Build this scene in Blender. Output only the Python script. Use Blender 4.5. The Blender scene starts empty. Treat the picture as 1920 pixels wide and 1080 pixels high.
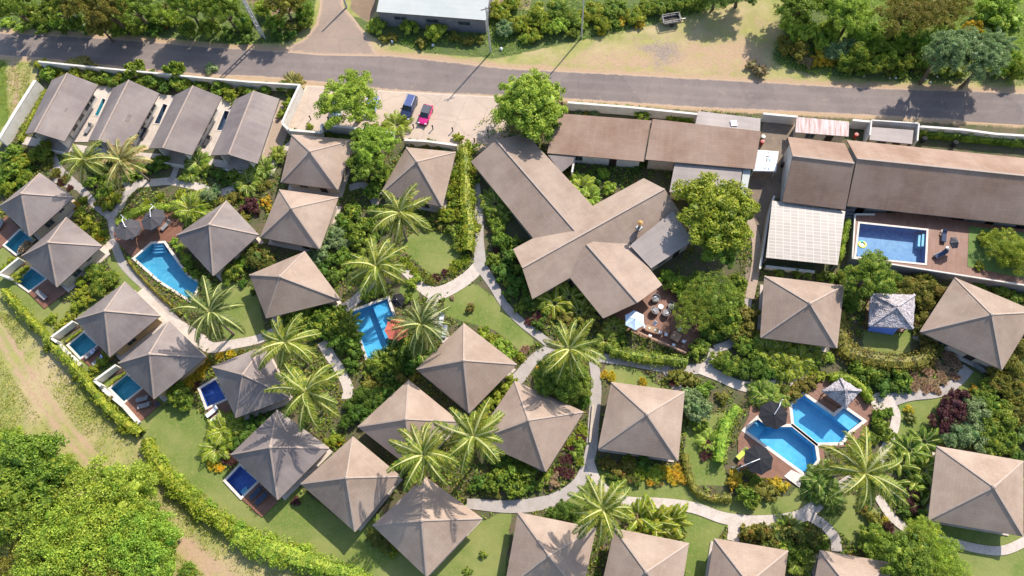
import bpy, bmesh, math, random
import numpy as np
from mathutils import Vector, Matrix, geometry, noise
PI = math.pi
RNG = random.Random(11)

# ------------------------------------------------------------------ camera, sky, sun, exposure
scene = bpy.context.scene
CAM_H = 100.0
TH, ROLL, FPX = 0.39453, -0.11633, 1323.88            # tilt forward, roll, focal length in 1920-px units
_d = np.array([0, math.sin(TH), -math.cos(TH)])
_u0 = np.array([0, math.cos(TH), math.sin(TH)]); _r0 = np.array([1., 0, 0])
_r = math.cos(ROLL) * _r0 + math.sin(ROLL) * _u0
_u = -math.sin(ROLL) * _r0 + math.cos(ROLL) * _u0
cam_data = bpy.data.cameras.new('camera')
cam = bpy.data.objects.new('camera', cam_data)
scene.collection.objects.link(cam)
cam_data.sensor_width = 36.0
cam_data.lens = 36.0 * FPX / 1920.0
cam_data.clip_start = 1.0
cam_data.clip_end = 3000.0
cam.matrix_world = Matrix(((_r[0], _u[0], -_d[0], 0), (_r[1], _u[1], -_d[1], 0), (_r[2], _u[2], -_d[2], CAM_H), (0, 0, 0, 1)))
scene.camera = cam

SUN_AZ, SUN_EL = math.radians(48), math.radians(41)
world = bpy.data.worlds.new('World'); scene.world = world
world.use_nodes = True
wn = world.node_tree
sky = wn.nodes.new('ShaderNodeTexSky'); sky.sky_type = 'NISHITA'; sky.sun_disc = False
sky.sun_elevation = SUN_EL; sky.sun_rotation = PI / 2 - SUN_AZ
bg = wn.nodes['Background']; bg.inputs['Strength'].default_value = 0.15
wn.links.new(sky.outputs[0], bg.inputs[0])
sd = bpy.data.lights.new('sun', 'SUN'); sd.energy = 4.1; sd.angle = math.radians(0.6); sd.color = (1.0, 0.93, 0.83)
sun = bpy.data.objects.new('sun', sd); scene.collection.objects.link(sun)
sun.location = (60, 60, 90)
sdir = Vector((math.cos(SUN_AZ) * math.cos(SUN_EL), math.sin(SUN_AZ) * math.cos(SUN_EL), math.sin(SUN_EL)))
sun.rotation_euler = sdir.to_track_quat('Z', 'Y').to_euler()
scene.view_settings.view_transform = 'Standard'; scene.view_settings.look = 'None'
scene.view_settings.exposure = 0.78; scene.view_settings.gamma = 1.0
scene.view_settings.use_curve_mapping = False
scene.cycles.max_bounces = 8
scene.cycles.transparent_max_bounces = 12

# ------------------------------------------------------------------ helpers
def G(px, py, z=0.0):
    """photo pixel (1920 wide) -> point of the world at height z"""
    v = _d * FPX + _r * (px - 960) + _u * (540 - py)
    t = (CAM_H - z) / -v[2]
    return (v[0] * t, v[1] * t)
def G3(px, py, z=0.0):
    a = G(px, py, z); return (a[0], a[1], z)
def PX(x, y, z=0.0):
    v = np.array([x, y, z - CAM_H]); q = v @ _d
    return (960 + FPX * (v @ _r) / q, 540 - FPX * (v @ _u) / q)

def link(o):
    scene.collection.objects.link(o); return o
def tag(o, label, cat, group=None, kind=None):
    if label: o['label'] = label
    if cat: o['category'] = cat
    if group: o['group'] = group
    if kind: o['kind'] = kind
    return o
def empty(name, loc, rz=0, label=None, cat=None, group=None):
    o = bpy.data.objects.new(name, None); link(o)
    o.location = loc; o.rotation_euler = (0, 0, rz); o.empty_display_size = 0.3
    return tag(o, label, cat, group)

class MB:
    def __init__(s): s.v = []; s.f = []; s.m = []; s.uv = []
    def face(s, pts, m=0, uv=None):
        b = len(s.v); s.v += [tuple(p) for p in pts]; s.f.append(tuple(range(b, b + len(pts)))); s.m.append(m)
        s.uv.append(uv if uv else [(0, 0)] * len(pts))
    def slope(s, pts, eave, m=0, flip=False):
        """roof face with uv in metres: u along the eave direction, v up the slope"""
        P = [Vector(p) for p in pts]
        n = (P[1] - P[0]).cross(P[2] - P[0]).normalized()
        if n.z < 0: P.reverse(); n = -n
        e = Vector(eave); e = (e - n * e.dot(n)).normalized(); w = n.cross(e)
        s.face(P, m, [(p.dot(e), p.dot(w)) for p in P])
    def box(s, c, size, rz=0, m=0, tilt=None):
        x, y, z = [q / 2 for q in size]
        R = Matrix.Rotation(rz, 3, 'Z')
        if tilt: R = R @ Matrix.Rotation(tilt[1], 3, tilt[0])
        P = [Vector(c) + R @ Vector((sx * x, sy * y, sz * z)) for sz in (-1, 1) for sx, sy in ((-1, -1), (1, -1), (1, 1), (-1, 1))]
        for f in ((3, 2, 1, 0), (4, 5, 6, 7), (0, 1, 5, 4), (1, 2, 6, 5), (2, 3, 7, 6), (3, 0, 4, 7)):
            s.face([P[i] for i in f], m)
    def beam(s, a, b, w, h, m=0):
        a = Vector(a); b = Vector(b); d = (b - a); L = d.length; d.normalize()
        side = d.cross(Vector((0, 0, 1)))
        if side.length < 1e-3: side = Vector((1, 0, 0))
        side.normalize(); up = side.cross(d)
        P = [p + side * (sx * w / 2) + up * (sy * h / 2) for p in (a, b) for sx, sy in ((-1, -1), (1, -1), (1, 1), (-1, 1))]
        for f in ((0, 1, 2, 3), (7, 6, 5, 4), (4, 5, 1, 0), (5, 6, 2, 1), (6, 7, 3, 2), (7, 4, 0, 3)):
            s.face([P[i] for i in f], m)
    def prism(s, poly, z0, z1, m=0, bottom=True):
        n = len(poly)
        if area(poly) < 0: poly = list(reversed(poly))
        s.face([(p[0], p[1], z1) for p in poly], m, [(p[0], p[1]) for p in poly])
        if bottom: s.face([(p[0], p[1], z0) for p in reversed(poly)], m)
        for i in range(n):
            a = poly[i]; b = poly[(i + 1) % n]
            L = math.dist(a[:2], b[:2])
            s.face([(a[0], a[1], z0), (b[0], b[1], z0), (b[0], b[1], z1), (a[0], a[1], z1)], m, [(0, z0), (L, z0), (L, z1), (0, z1)])
    def tube(s, pts, rad, n=8, m=0, cap=True):
        pts = [Vector(p) for p in pts]
        if not hasattr(rad, '__len__'): rad = [rad] * len(pts)
        rings = []
        for i, p in enumerate(pts):
            d = (pts[min(i + 1, len(pts) - 1)] - pts[max(i - 1, 0)]).normalized()
            a = d.cross(Vector((0.13, 0.31, 0.94)) if abs(d.z) < .9 else Vector((1, 0, 0))).normalized(); b = d.cross(a)
            rings.append([p + (a * math.cos(2 * PI * k / n) + b * math.sin(2 * PI * k / n)) * rad[i] for k in range(n)])
        base = len(s.v)
        for r in rings: s.v += [tuple(q) for q in r]
        for i in range(len(pts) - 1):
            for k in range(n):
                k2 = (k + 1) % n
                s.f.append((base + i * n + k, base + i * n + k2, base + (i + 1) * n + k2, base + (i + 1) * n + k)); s.m.append(m); s.uv.append([(0, 0)] * 4)
        if cap:
            s.f.append(tuple(base + k for k in reversed(range(n)))); s.m.append(m); s.uv.append([(0, 0)] * n)
            s.f.append(tuple(base + (len(pts) - 1) * n + k for k in range(n))); s.m.append(m); s.uv.append([(0, 0)] * n)
    def lathe(s, prof, n=16, c=(0, 0), m=0, cap=True):
        base = len(s.v)
        for r, z in prof:
            for k in range(n): s.v.append((c[0] + r * math.cos(2 * PI * k / n), c[1] + r * math.sin(2 * PI * k / n), z))
        for i in range(len(prof) - 1):
            for k in range(n):
                k2 = (k + 1) % n
                s.f.append((base + i * n + k, base + i * n + k2, base + (i + 1) * n + k2, base + (i + 1) * n + k)); s.m.append(m); s.uv.append([(0, 0)] * 4)
        if cap:
            s.f.append(tuple(base + k for k in reversed(range(n)))); s.m.append(m); s.uv.append([(0, 0)] * n)
            s.f.append(tuple(base + (len(prof) - 1) * n + k for k in range(n))); s.m.append(m); s.uv.append([(0, 0)] * n)
    def build(s, name, mats, parent=None, world=True, smooth=False):
        me = bpy.data.meshes.new(name)
        off = Vector((0, 0, 0))
        inv = None
        if parent is not None and world:
            inv = Matrix.LocRotScale(parent.location, parent.rotation_euler, None).inverted()
            p = parent.parent
            if p is not None: inv = inv @ Matrix.LocRotScale(p.location, p.rotation_euler, None).inverted()
        vs = [tuple(inv @ Vector(v)) for v in s.v] if inv else s.v
        me.from_pydata(vs, [], s.f)
        uv = me.uv_layers.new(name='UVMap')
        flat = [c for f in s.uv for q in f for c in q]
        uv.data.foreach_set('uv', flat)
        me.polygons.foreach_set('material_index', s.m)
        if smooth: me.polygons.foreach_set('use_smooth', [True] * len(s.f))
        for mm in (mats if isinstance(mats, (list, tuple)) else [mats]): me.materials.append(mm)
        me.update()
        o = bpy.data.objects.new(name, me); link(o)
        if parent is not None: o.parent = parent
        return o

def area(poly):
    return sum(poly[i][0] * poly[(i + 1) % len(poly)][1] - poly[(i + 1) % len(poly)][0] * poly[i][1] for i in range(len(poly))) / 2
def offset(poly, d):
    """mitred offset, outward for positive d"""
    p = [Vector(q[:2]) for q in poly]
    if area(poly) < 0: p.reverse()
    out = []; n = len(p)
    for i in range(n):
        a = (p[i] - p[i - 1]).normalized(); b = (p[(i + 1) % n] - p[i]).normalized()
        na = Vector((a.y, -a.x)); nb = Vector((b.y, -b.x))
        k = na + nb; k = k / max(k.length_squared / 2, .35)
        out.append(tuple(p[i] + k * d))
    return out
def inside(pts, poly):
    x, y = pts[:, 0], pts[:, 1]; r = np.zeros(len(pts), bool); n = len(poly)
    for i in range(n):
        x0, y0 = poly[i][:2]; x1, y1 = poly[i - 1][:2]
        c = ((y0 > y) != (y1 > y))
        with np.errstate(divide='ignore', invalid='ignore'):
            xi = (x1 - x0) * (y - y0) / (y1 - y0) + x0
        r ^= c & (x < xi)
    return r
def cdt(poly, holes, extra=()):
    V = []; Ed = []
    for q in [poly] + list(holes):
        b = len(V); V += [Vector(v[:2]) for v in q]; Ed += [(b + i, b + (i + 1) % len(q)) for i in range(len(q))]
    V += [Vector(e) for e in extra]
    vo, eo, fo, *_ = geometry.delaunay_2d_cdt(V, Ed, [], 0, 1e-4)
    vo = np.array([tuple(v) for v in vo]); fo = np.array([tuple(f) for f in fo])
    c = vo[fo].mean(axis=1)
    keep = inside(c, poly)
    for h in holes: keep &= ~inside(c, h)
    return vo, fo[keep]
def catmull(pts, step=8):
    P = [Vector(p) for p in pts]; P = [P[0] * 2 - P[1]] + P + [P[-1] * 2 - P[-2]]; out = []
    for i in range(1, len(P) - 2):
        for k in range(step):
            t = k / step; a, b, c, d = P[i - 1:i + 3]
            out.append(0.5 * ((2 * b) + (-a + c) * t + (2 * a - 5 * b + 4 * c - d) * t * t + (-a + 3 * b - 3 * c + d) * t ** 3))
    out.append(P[-2]); return out
def rgb(h):
    return tuple(((int(h[i:i + 2], 16) / 255) ** 2.2) for i in (0, 2, 4)) + (1,)

# ------------------------------------------------------------------ materials
def newmat(name):
    m = bpy.data.materials.new(name); m.use_nodes = True
    nt = m.node_tree; return m, nt, nt.nodes['Principled BSDF']
def N(nt, t, **k):
    n = nt.nodes.new(t)
    for a, b in k.items(): setattr(n, a, b)
    return n
def mixc(nt, f, a, b, mode='MIX'):
    n = N(nt, 'ShaderNodeMix', data_type='RGBA', blend_type=mode)
    for s, v in (('Factor', f), (6, a), (7, b)):
        i = n.inputs[0] if s == 'Factor' else n.inputs[s]
        if isinstance(v, (int, float)): i.default_value = v
        elif isinstance(v, tuple): i.default_value = v if len(v) == 4 else v + (1,)
        else: nt.links.new(v, i)
    return n.outputs[2]
def ramp(nt, src, lo, hi):
    n = N(nt, 'ShaderNodeMapRange'); nt.links.new(src, n.inputs[0]); n.inputs[1].default_value = lo; n.inputs[2].default_value = hi
    return n.outputs[0]
def noisef(nt, scale, detail=4, coord='Object', rough=.55, vec=None):
    t = N(nt, 'ShaderNodeTexCoord') if vec is None else None
    n = N(nt, 'ShaderNodeTexNoise'); n.inputs['Scale'].default_value = scale; n.inputs['Detail'].default_value = detail; n.inputs['Roughness'].default_value = rough
    nt.links.new(t.outputs[coord] if vec is None else vec, n.inputs['Vector']); return n.outputs[0]
def worldpos(nt):
    return N(nt, 'ShaderNodeNewGeometry').outputs['Position']
def bump(nt, bs, src, strength=.3, dist=.05):
    b = N(nt, 'ShaderNodeBump'); b.inputs['Strength'].default_value = strength; b.inputs['Distance'].default_value = dist
    nt.links.new(src, b.inputs['Height']); nt.links.new(b.outputs[0], bs.inputs['Normal'])
def plain(name, c1, c2=None, scale=1.2, rough=.7, metal=0, lo=.35, hi=.65, bmp=0, fine=0):
    m, nt, bs = newmat(name); c1 = c1 if isinstance(c1, tuple) else rgb(c1); bs.inputs['Roughness'].default_value = rough; bs.inputs['Metallic'].default_value = metal
    c2 = c1 if c2 is None else (c2 if isinstance(c2, tuple) else rgb(c2))
    if c2 == c1: c2 = tuple(x * .82 for x in c1[:3]) + (1,)
    pos = worldpos(nt)
    f = ramp(nt, noisef(nt, scale, 6, vec=pos, rough=.65), lo, hi)
    col = mixc(nt, f, c1, c2)
    if fine:
        g = ramp(nt, noisef(nt, fine, 3, vec=pos), .3, .7); col = mixc(nt, g, col, mixc(nt, .22, col, (0.02, 0.02, 0.02, 1)))
    nt.links.new(col, bs.inputs['Base Color'])
    if bmp: bump(nt, bs, noisef(nt, 6, 6, vec=pos), bmp)
    return m
def shingle(name, c1, c2, course=.42, width=.9, stain='6f5f55'):
    m, nt, bs = newmat(name); bs.inputs['Roughness'].default_value = .85
    uv = N(nt, 'ShaderNodeUVMap')
    br = N(nt, 'ShaderNodeTexBrick'); nt.links.new(uv.outputs[0], br.inputs['Vector'])
    br.inputs['Color1'].default_value = rgb(c1); br.inputs['Color2'].default_value = rgb(c2)
    br.inputs['Mortar'].default_value = tuple(x * .8 for x in rgb(c1)[:3]) + (1,)
    br.inputs['Scale'].default_value = 1; br.inputs['Brick Width'].default_value = width; br.inputs['Row Height'].default_value = course
    br.inputs['Mortar Size'].default_value = .022; br.inputs['Mortar Smooth'].default_value = .6
    pos = worldpos(nt)
    a = ramp(nt, noisef(nt, .45, 5, vec=pos, rough=.6), .42, .72)
    col = mixc(nt, a, br.outputs[0], mixc(nt, .4, br.outputs[0], rgb(stain)))
    b2 = ramp(nt, noisef(nt, 2.3, 6, vec=pos, rough=.75), .6, .72); col = mixc(nt, b2, col, mixc(nt, .22, col, (.10, .09, .06, 1)))
    b3 = ramp(nt, noisef(nt, .18, 4, vec=pos), .4, .65); col = mixc(nt, b3, col, mixc(nt, .12, col, (.7, .6, .5, 1)))
    # streaks running down the slope
    mp = N(nt, 'ShaderNodeMapping'); nt.links.new(uv.outputs[0], mp.inputs[0]); mp.inputs['Scale'].default_value = (1.6, .12, 1)
    s = ramp(nt, noisef(nt, 1.0, 4, vec=mp.outputs[0]), .45, .75)
    col = mixc(nt, s, col, mixc(nt, .08, col, (.5, .45, .4, 1)))
    oi = N(nt, 'ShaderNodeObjectInfo')
    hv = N(nt, 'ShaderNodeHueSaturation'); nt.links.new(col, hv.inputs['Color'])
    mr = N(nt, 'ShaderNodeMapRange'); nt.links.new(oi.outputs['Random'], mr.inputs[0]); mr.inputs[3].default_value = .9; mr.inputs[4].default_value = 1.1
    nt.links.new(mr.outputs[0], hv.inputs['Value'])
    nt.links.new(hv.outputs[0], bs.inputs['Base Color'])
    bump(nt, bs, br.outputs['Fac'], .1, .01)
    return m
def foliage(name, c1, c2, c3=None, bias=.5, trans=.38):
    rgb = lambda h: (lambda q: (min(q[0] * 1.52, .85), min(q[1] * 1.27, .85), q[2] * 1.2, 1))(globals()['rgb'](h))
    m, nt, bs = newmat(name); bs.inputs['Roughness'].default_value = .55
    bs.inputs['Specular IOR Level'].default_value = .3
    geo = N(nt, 'ShaderNodeNewGeometry')
    cr = N(nt, 'ShaderNodeValToRGB'); nt.links.new(geo.outputs['Random Per Island'], cr.inputs[0])
    e = cr.color_ramp; e.elements[0].color = rgb(c1); e.elements[0].position = .1; e.elements[1].color = rgb(c2); e.elements[1].position = .85
    col = cr.outputs[0]
    if c3:
        f = ramp(nt, noisef(nt, 1.1, 3, vec=geo.outputs['Position']), bias, bias + .12)
        col = mixc(nt, f, col, rgb(c3))
    big = ramp(nt, noisef(nt, .6, 3, vec=geo.outputs['Position']), .35, .7)
    hv = N(nt, 'ShaderNodeHueSaturation'); nt.links.new(col, hv.inputs['Color'])
    mr = N(nt, 'ShaderNodeMapRange'); nt.links.new(big, mr.inputs[0]); mr.inputs[3].default_value = .82; mr.inputs[4].default_value = 1.2
    nt.links.new(mr.outputs[0], hv.inputs['Value'])
    oi = N(nt, 'ShaderNodeObjectInfo')
    mh = N(nt, 'ShaderNodeMapRange'); nt.links.new(oi.outputs['Random'], mh.inputs[0]); mh.inputs[3].default_value = .485; mh.inputs[4].default_value = .515
    nt.links.new(mh.outputs[0], hv.inputs['Hue'])
    nt.links.new(hv.outputs[0], bs.inputs['Base Color'])
    tr = N(nt, 'ShaderNodeBsdfTranslucent'); nt.links.new(hv.outputs[0], tr.inputs[0])
    mx = N(nt, 'ShaderNodeMixShader'); mx.inputs[0].default_value = trans
    out = nt.nodes['Material Output']
    nt.links.new(bs.outputs[0], mx.inputs[1]); nt.links.new(tr.outputs[0], mx.inputs[2]); nt.links.new(mx.outputs[0], out.inputs[0])
    return m

F = {
 'd': foliage('leaf_dark_green', '34501c', '5c7e32', '50702a'),
 'm': foliage('leaf_mid_green', '446220', '7a963a', '8c9a3c', .56),
 'l': foliage('leaf_light_green', '58802a', '93b048', '86a23a'),
 'y': foliage('leaf_yellow_green', '56721e', '90a038', '9c9a3c', .6),
 'Y': foliage('leaf_yellow', '727a24', 'b4a434', 'bca634', .54),
 'k': foliage('leaf_olive', '4c5420', '80843a', '8a7440', .58),
 'b': foliage('leaf_grey_green', '4c6c40', '86a070', '9aae7c', .6),
 'r': foliage('leaf_dark_red', '3a2428', '5c403c', '465428', .58),
 'o': foliage('leaf_orange', '4a6028', '707638', '86603c', .58),
 'p': foliage('leaf_pinkish', '786f5c', '9c8a6c', '8a6050', .6),
 'g': foliage('leaf_grey_brown', '5e5c40', '8c8660', '7a8048', .55),
}
CW = {'d': 'dark green', 'm': 'mid-green', 'l': 'light green', 'y': 'yellow-green', 'Y': 'bright yellow', 'k': 'olive green', 'b': 'grey-green', 'r': 'dark red', 'o': 'orange-flecked', 'p': 'pinkish', 'g': 'grey-brown'}
M = {
 'roof_grey': shingle('roof_grey_brown', '706664', '756a67'),
 'roof_tan': shingle('roof_tan', '8d7868', '937e6e'),
 'roof_brown': shingle('roof_red_brown', '856a58', '8c705e', .5, 1.1, '6f5448'),
 'ridge': plain('ridge_cap', 'a69486', '9a887c', 2, .8),
 'roof_metal': shingle('corrugated_grey', '8c827e', '958a84', .28, 9.0, '7a706c'),
 'roof_white': shingle('corrugated_pale', 'a9aca8', 'b0b3af', 1.0, 20.0, '989e97'),
 'white': plain('white_render', (.72, .68, .62, 1), (.6, .55, .48, 1), .8, .8, fine=9),
 'cream': plain('cream_render', (.55, .46, .36, 1), (.47, .38, .29, 1), .8, .8, fine=9),
 'ochre': plain('ochre_render', (.5, .34, .18, 1), (.42, .28, .15, 1), .8, .8),
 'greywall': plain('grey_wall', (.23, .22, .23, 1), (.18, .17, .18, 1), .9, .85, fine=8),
 'fascia': plain('fascia', '6f6058', '5c5049', 2, .6),
 'dark': plain('dark_timber', '2e2320', '3a2c27', 3, .6),
 'glass': plain('window_glass', (.03, .04, .05, 1), (.05, .06, .07, 1), .5, .08),
 'frame': plain('window_frame', '8b8580', '6f6a66', 2, .5),
 'black': plain('black_fabric', (.01, .01, .014, 1), (.014, .014, .018, 1), 2, .95),
 'charcoal': plain('charcoal_fabric', (.065, .06, .065, 1), (.05, .047, .052, 1), 1.6, .9),
 'navy': plain('navy_cushion', (.03, .045, .09, 1), (.045, .06, .1, 1), 3, .9),
 'towel': plain('blue_white_towel', (.42, .47, .72, 1), (.62, .64, .78, 1), 4, .9),
 'greycush': plain('grey_cushion', (.2, .19, .2, 1), (.26, .25, .25, 1), 3, .9),
 'whitecush': plain('white_cushion', (.74, .74, .76, 1), (.62, .62, .66, 1), 3, .9),
 'limecush': plain('lime_cushion', (.42, .5, .06, 1), (.5, .56, .1, 1), 3, .9),
 'orangefab': plain('orange_fabric', (.55, .14, .09, 1), (.47, .12, .075, 1), 1.6, .9),
 'bluefab': plain('pale_blue_fabric', (.62, .72, .84, 1), (.5, .62, .78, 1), 1.6, .85),
 'wicker': plain('wicker', (.3, .27, .26, 1), (.2, .18, .17, 1), 9, .8),
 'metal': plain('grey_metal', (.3, .3, .3, 1), (.22, .22, .22, 1), 3, .4, .6),
 'whitemetal': plain('white_metal', (.75, .75, .75, 1), (.65, .65, .65, 1), 3, .4),
 'tabletop': plain('timber_tabletop', (.36, .2, .12, 1), (.27, .15, .09, 1), 5, .5),
 'rubber': plain('rubber', (.02, .02, .02, 1), (.03, .03, .03, 1), 3, .8),
 'coping': plain('coping_stone', (.74, .66, .58, 1), (.62, .53, .45, 1), 1.6, .7, fine=10),
 'trunk': plain('bark', '6b5b4a', '4f4236', 5, .9, bmp=.5),
 'palmtrunk': plain('palm_bark', '8a7c6a', '6b5f51', 8, .9, bmp=.5),
 'rachis': plain('frond_stem', (.44, .43, .15, 1), (.34, .36, .10, 1), 4, .6),
 'nut': plain('coconut', (.5, .26, .08, 1), (.4, .22, .06, 1), 4, .6),
 'concrete': plain('concrete_path', (.43, .38, .34, 1), (.36, .31, .275, 1), .7, .9, fine=7, bmp=.15),
 'concrete2': plain('pale_paving', (.60, .51, .44, 1), (.49, .41, .34, 1), .9, .9, fine=5, bmp=.15),
 'yard': plain('yard_concrete', (.26, .19, .13, 1), (.16, .125, .095, 1), .5, .9, fine=4),
 'pebble': plain('gravel_strip', (.42, .32, .24, 1), (.3, .22, .17, 1), 5, .95),
 'thatch': None, 'asphalt': None, 'pv': None,
 'red': plain('red_plastic', (.4, .04, .03, 1), None, 3, .5),
 'bluep': plain('blue_paint', (.05, .25, .5, 1), None, 3, .5),
 'stone': plain('stone', (.5, .48, .45, 1), (.38, .36, .33, 1), 4, .9),
}
def deckmat():
    m, nt, bs = newmat('deck_planks'); bs.inputs['Roughness'].default_value = .6
    uv = N(nt, 'ShaderNodeUVMap')
    br = N(nt, 'ShaderNodeTexBrick'); nt.links.new(uv.outputs[0], br.inputs['Vector'])
    br.inputs['Color1'].default_value = (.17, .068, .036, 1); br.inputs['Color2'].default_value = (.235, .098, .055, 1); br.inputs['Mortar'].default_value = (.05, .025, .018, 1)
    br.inputs['Scale'].default_value = 1; br.inputs['Brick Width'].default_value = 2.6; br.inputs['Row Height'].default_value = .16; br.inputs['Mortar Size'].default_value = .012
    f = ramp(nt, noisef(nt, .8, 5, vec=worldpos(nt)), .4, .7)
    nt.links.new(mixc(nt, f, br.outputs[0], mixc(nt, .25, br.outputs[0], (.28, .17, .12, 1))), bs.inputs['Base Color'])
    return m
M['deck'] = deckmat()
def asphaltmat(name, a, b, dust):
    m, nt, bs = newmat(name); bs.inputs['Roughness'].default_value = .9; pos = worldpos(nt)
    col = mixc(nt, ramp(nt, noisef(nt, .16, 6, vec=pos, rough=.7), .36, .66), a, b)
    vo = N(nt, 'ShaderNodeTexVoronoi', feature='DISTANCE_TO_EDGE'); vo.inputs['Scale'].default_value = .5; wv = N(nt, 'ShaderNodeMix', data_type='VECTOR'); wv.inputs[0].default_value = .5; nz0 = N(nt, 'ShaderNodeTexNoise'); nz0.inputs['Scale'].default_value = .9; nz0.inputs['Detail'].default_value = 6; nt.links.new(pos, nz0.inputs['Vector']); nt.links.new(pos, wv.inputs[4]); nt.links.new(nz0.outputs['Color'], wv.inputs[5]); nt.links.new(wv.outputs[1], vo.inputs['Vector'])
    col = mixc(nt, ramp(nt, vo.outputs[0], .0, .03), mixc(nt, .2, col, (.04, .035, .035, 1)), col)
    vp = N(nt, 'ShaderNodeTexVoronoi'); vp.inputs['Scale'].default_value = .09; nt.links.new(wv.outputs[1], vp.inputs['Vector']); vs = N(nt, 'ShaderNodeSeparateColor'); nt.links.new(vp.outputs['Color'], vs.inputs[0]); col = mixc(nt, ramp(nt, vs.outputs[0], .68, .7), col, mixc(nt, .28, col, (.06, .05, .055, 1)))
    # tar patches with crisp outlines
    v = N(nt, 'ShaderNodeTexVoronoi'); v.inputs['Scale'].default_value = .12; nt.links.new(pos, v.inputs['Vector'])
    col = mixc(nt, ramp(nt, noisef(nt, .35, 8, vec=pos, rough=.8), .6, .66), col, mixc(nt, .4, col, dust))
    col = mixc(nt, ramp(nt, noisef(nt, 5, 5, vec=pos, rough=.8), .35, .75), col, mixc(nt, .3, col, (.35, .28, .24, 1)))
    ac = N(nt, 'ShaderNodeVertexColor'); ac.layer_name = 'edge'
    sp = N(nt, 'ShaderNodeSeparateColor'); nt.links.new(ac.outputs[0], sp.inputs[0])
    col = mixc(nt, sp.outputs[1], col, mixc(nt, .3, col, (.4, .33, .29, 1)))
    ad = N(nt, 'ShaderNodeMath', operation='ADD'); nt.links.new(sp.outputs[0], ad.inputs[0])
    nz = ramp(nt, noisef(nt, .8, 8, vec=pos, rough=.75), .2, .8)
    ml = N(nt, 'ShaderNodeMath', operation='MULTIPLY_ADD'); nt.links.new(nz, ml.inputs[0]); ml.inputs[1].default_value = .9; ml.inputs[2].default_value = -.45
    nt.links.new(ml.outputs[0], ad.inputs[1])
    col = mixc(nt, ramp(nt, ad.outputs[0], .45, .75), col, dust)
    nt.links.new(col, bs.inputs['Base Color']); bump(nt, bs, noisef(nt, 9, 4, vec=pos), .2, .02)
    return m
M['asphalt'] = asphaltmat('worn_asphalt', (.19, .15, .132, 1), (.13, .104, .096, 1), (.40, .28, .19, 1))
M['sideroad'] = asphaltmat('dusty_side_road', (.30, .215, .16, 1), (.23, .17, .13, 1), (.40, .28, .19, 1))
M['carpark'] = asphaltmat('car_park_concrete', (.50, .39, .30, 1), (.40, .31, .24, 1), (.56, .44, .34, 1))
def thatchmat():
    m, nt, bs = newmat('thatch'); bs.inputs['Roughness'].default_value = .95; pos = worldpos(nt)
    v = N(nt, 'ShaderNodeTexVoronoi'); v.inputs['Scale'].default_value = 5; nt.links.new(pos, v.inputs['Vector'])
    col = mixc(nt, ramp(nt, v.outputs[0], .1, .7), (.46, .41, .42, 1), (.22, .19, .2, 1))
    col = mixc(nt, ramp(nt, noisef(nt, 2, 6, vec=pos), .4, .7), col, (.5, .46, .46, 1))
    nt.links.new(col, bs.inputs['Base Color']); bump(nt, bs, v.outputs[0], .8, .12); return m
M['thatch'] = thatchmat()
def watermat(name, tint):
    m, nt, bs = newmat(name); pos = worldpos(nt); nt.nodes.remove(bs)
    tr = N(nt, 'ShaderNodeBsdfTransparent'); tr.inputs[0].default_value = tint
    gl = N(nt, 'ShaderNodeBsdfGlossy'); gl.inputs['Roughness'].default_value = .06
    b = N(nt, 'ShaderNodeBump'); b.inputs['Strength'].default_value = .25; b.inputs['Distance'].default_value = .05
    nt.links.new(noisef(nt, 2.2, 3, vec=pos), b.inputs['Height']); nt.links.new(b.outputs[0], gl.inputs['Normal'])
    lw = N(nt, 'ShaderNodeLayerWeight'); lw.inputs[0].default_value = .5; nt.links.new(b.outputs[0], lw.inputs['Normal'])
    pw = N(nt, 'ShaderNodeMath', operation='POWER'); nt.links.new(lw.outputs['Facing'], pw.inputs[0]); pw.inputs[1].default_value = 4.0
    fr = N(nt, 'ShaderNodeMath', operation='MULTIPLY_ADD'); nt.links.new(pw.outputs[0], fr.inputs[0]); fr.inputs[1].default_value = .8; fr.inputs[2].default_value = .022
    mx = N(nt, 'ShaderNodeMixShader'); nt.links.new(fr.outputs[0], mx.inputs[0]); nt.links.new(tr.outputs[0], mx.inputs[1]); nt.links.new(gl.outputs[0], mx.inputs[2])
    nt.links.new(mx.outputs[0], nt.nodes['Material Output'].inputs[0]); return m
M['water'] = watermat('pool_water', (.80, .95, .98, 1))
def tilemat(name, c1, c2):
    m, nt, bs = newmat(name); bs.inputs['Roughness'].default_value = .4; pos = worldpos(nt)
    a = mixc(nt, ramp(nt, noisef(nt, .35, 3, vec=pos), .35, .65), c1, c2)
    a = mixc(nt, ramp(nt, noisef(nt, 1.6, 5, vec=pos, rough=.7), .35, .7), a, mixc(nt, .12, a, (.8, .95, 1, 1)))
    nt.links.new(a, bs.inputs['Base Color']); return m
T = {
 'sky': tilemat('tile_sky_blue', (.08, .40, .62, 1), (.04, .31, .56, 1)),
 'aqua': tilemat('tile_aqua', (.07, .32, .44, 1), (.05, .26, .40, 1)),
 'teal': tilemat('tile_teal', (.012, .29, .36, 1), (.01, .25, .32, 1)),
 'blue': tilemat('tile_blue', (.012, .105, .31, 1), (.01, .09, .27, 1)),
 'deep': tilemat('tile_deep_blue', (.008, .075, .40, 1), (.005, .055, .34, 1)),
 'navy': tilemat('tile_navy', (.004, .008, .06, 1), (.003, .007, .05, 1)),
 'pale': tilemat('tile_pale_step', (.12, .34, .50, 1), (.10, .31, .47, 1)),
}
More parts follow.
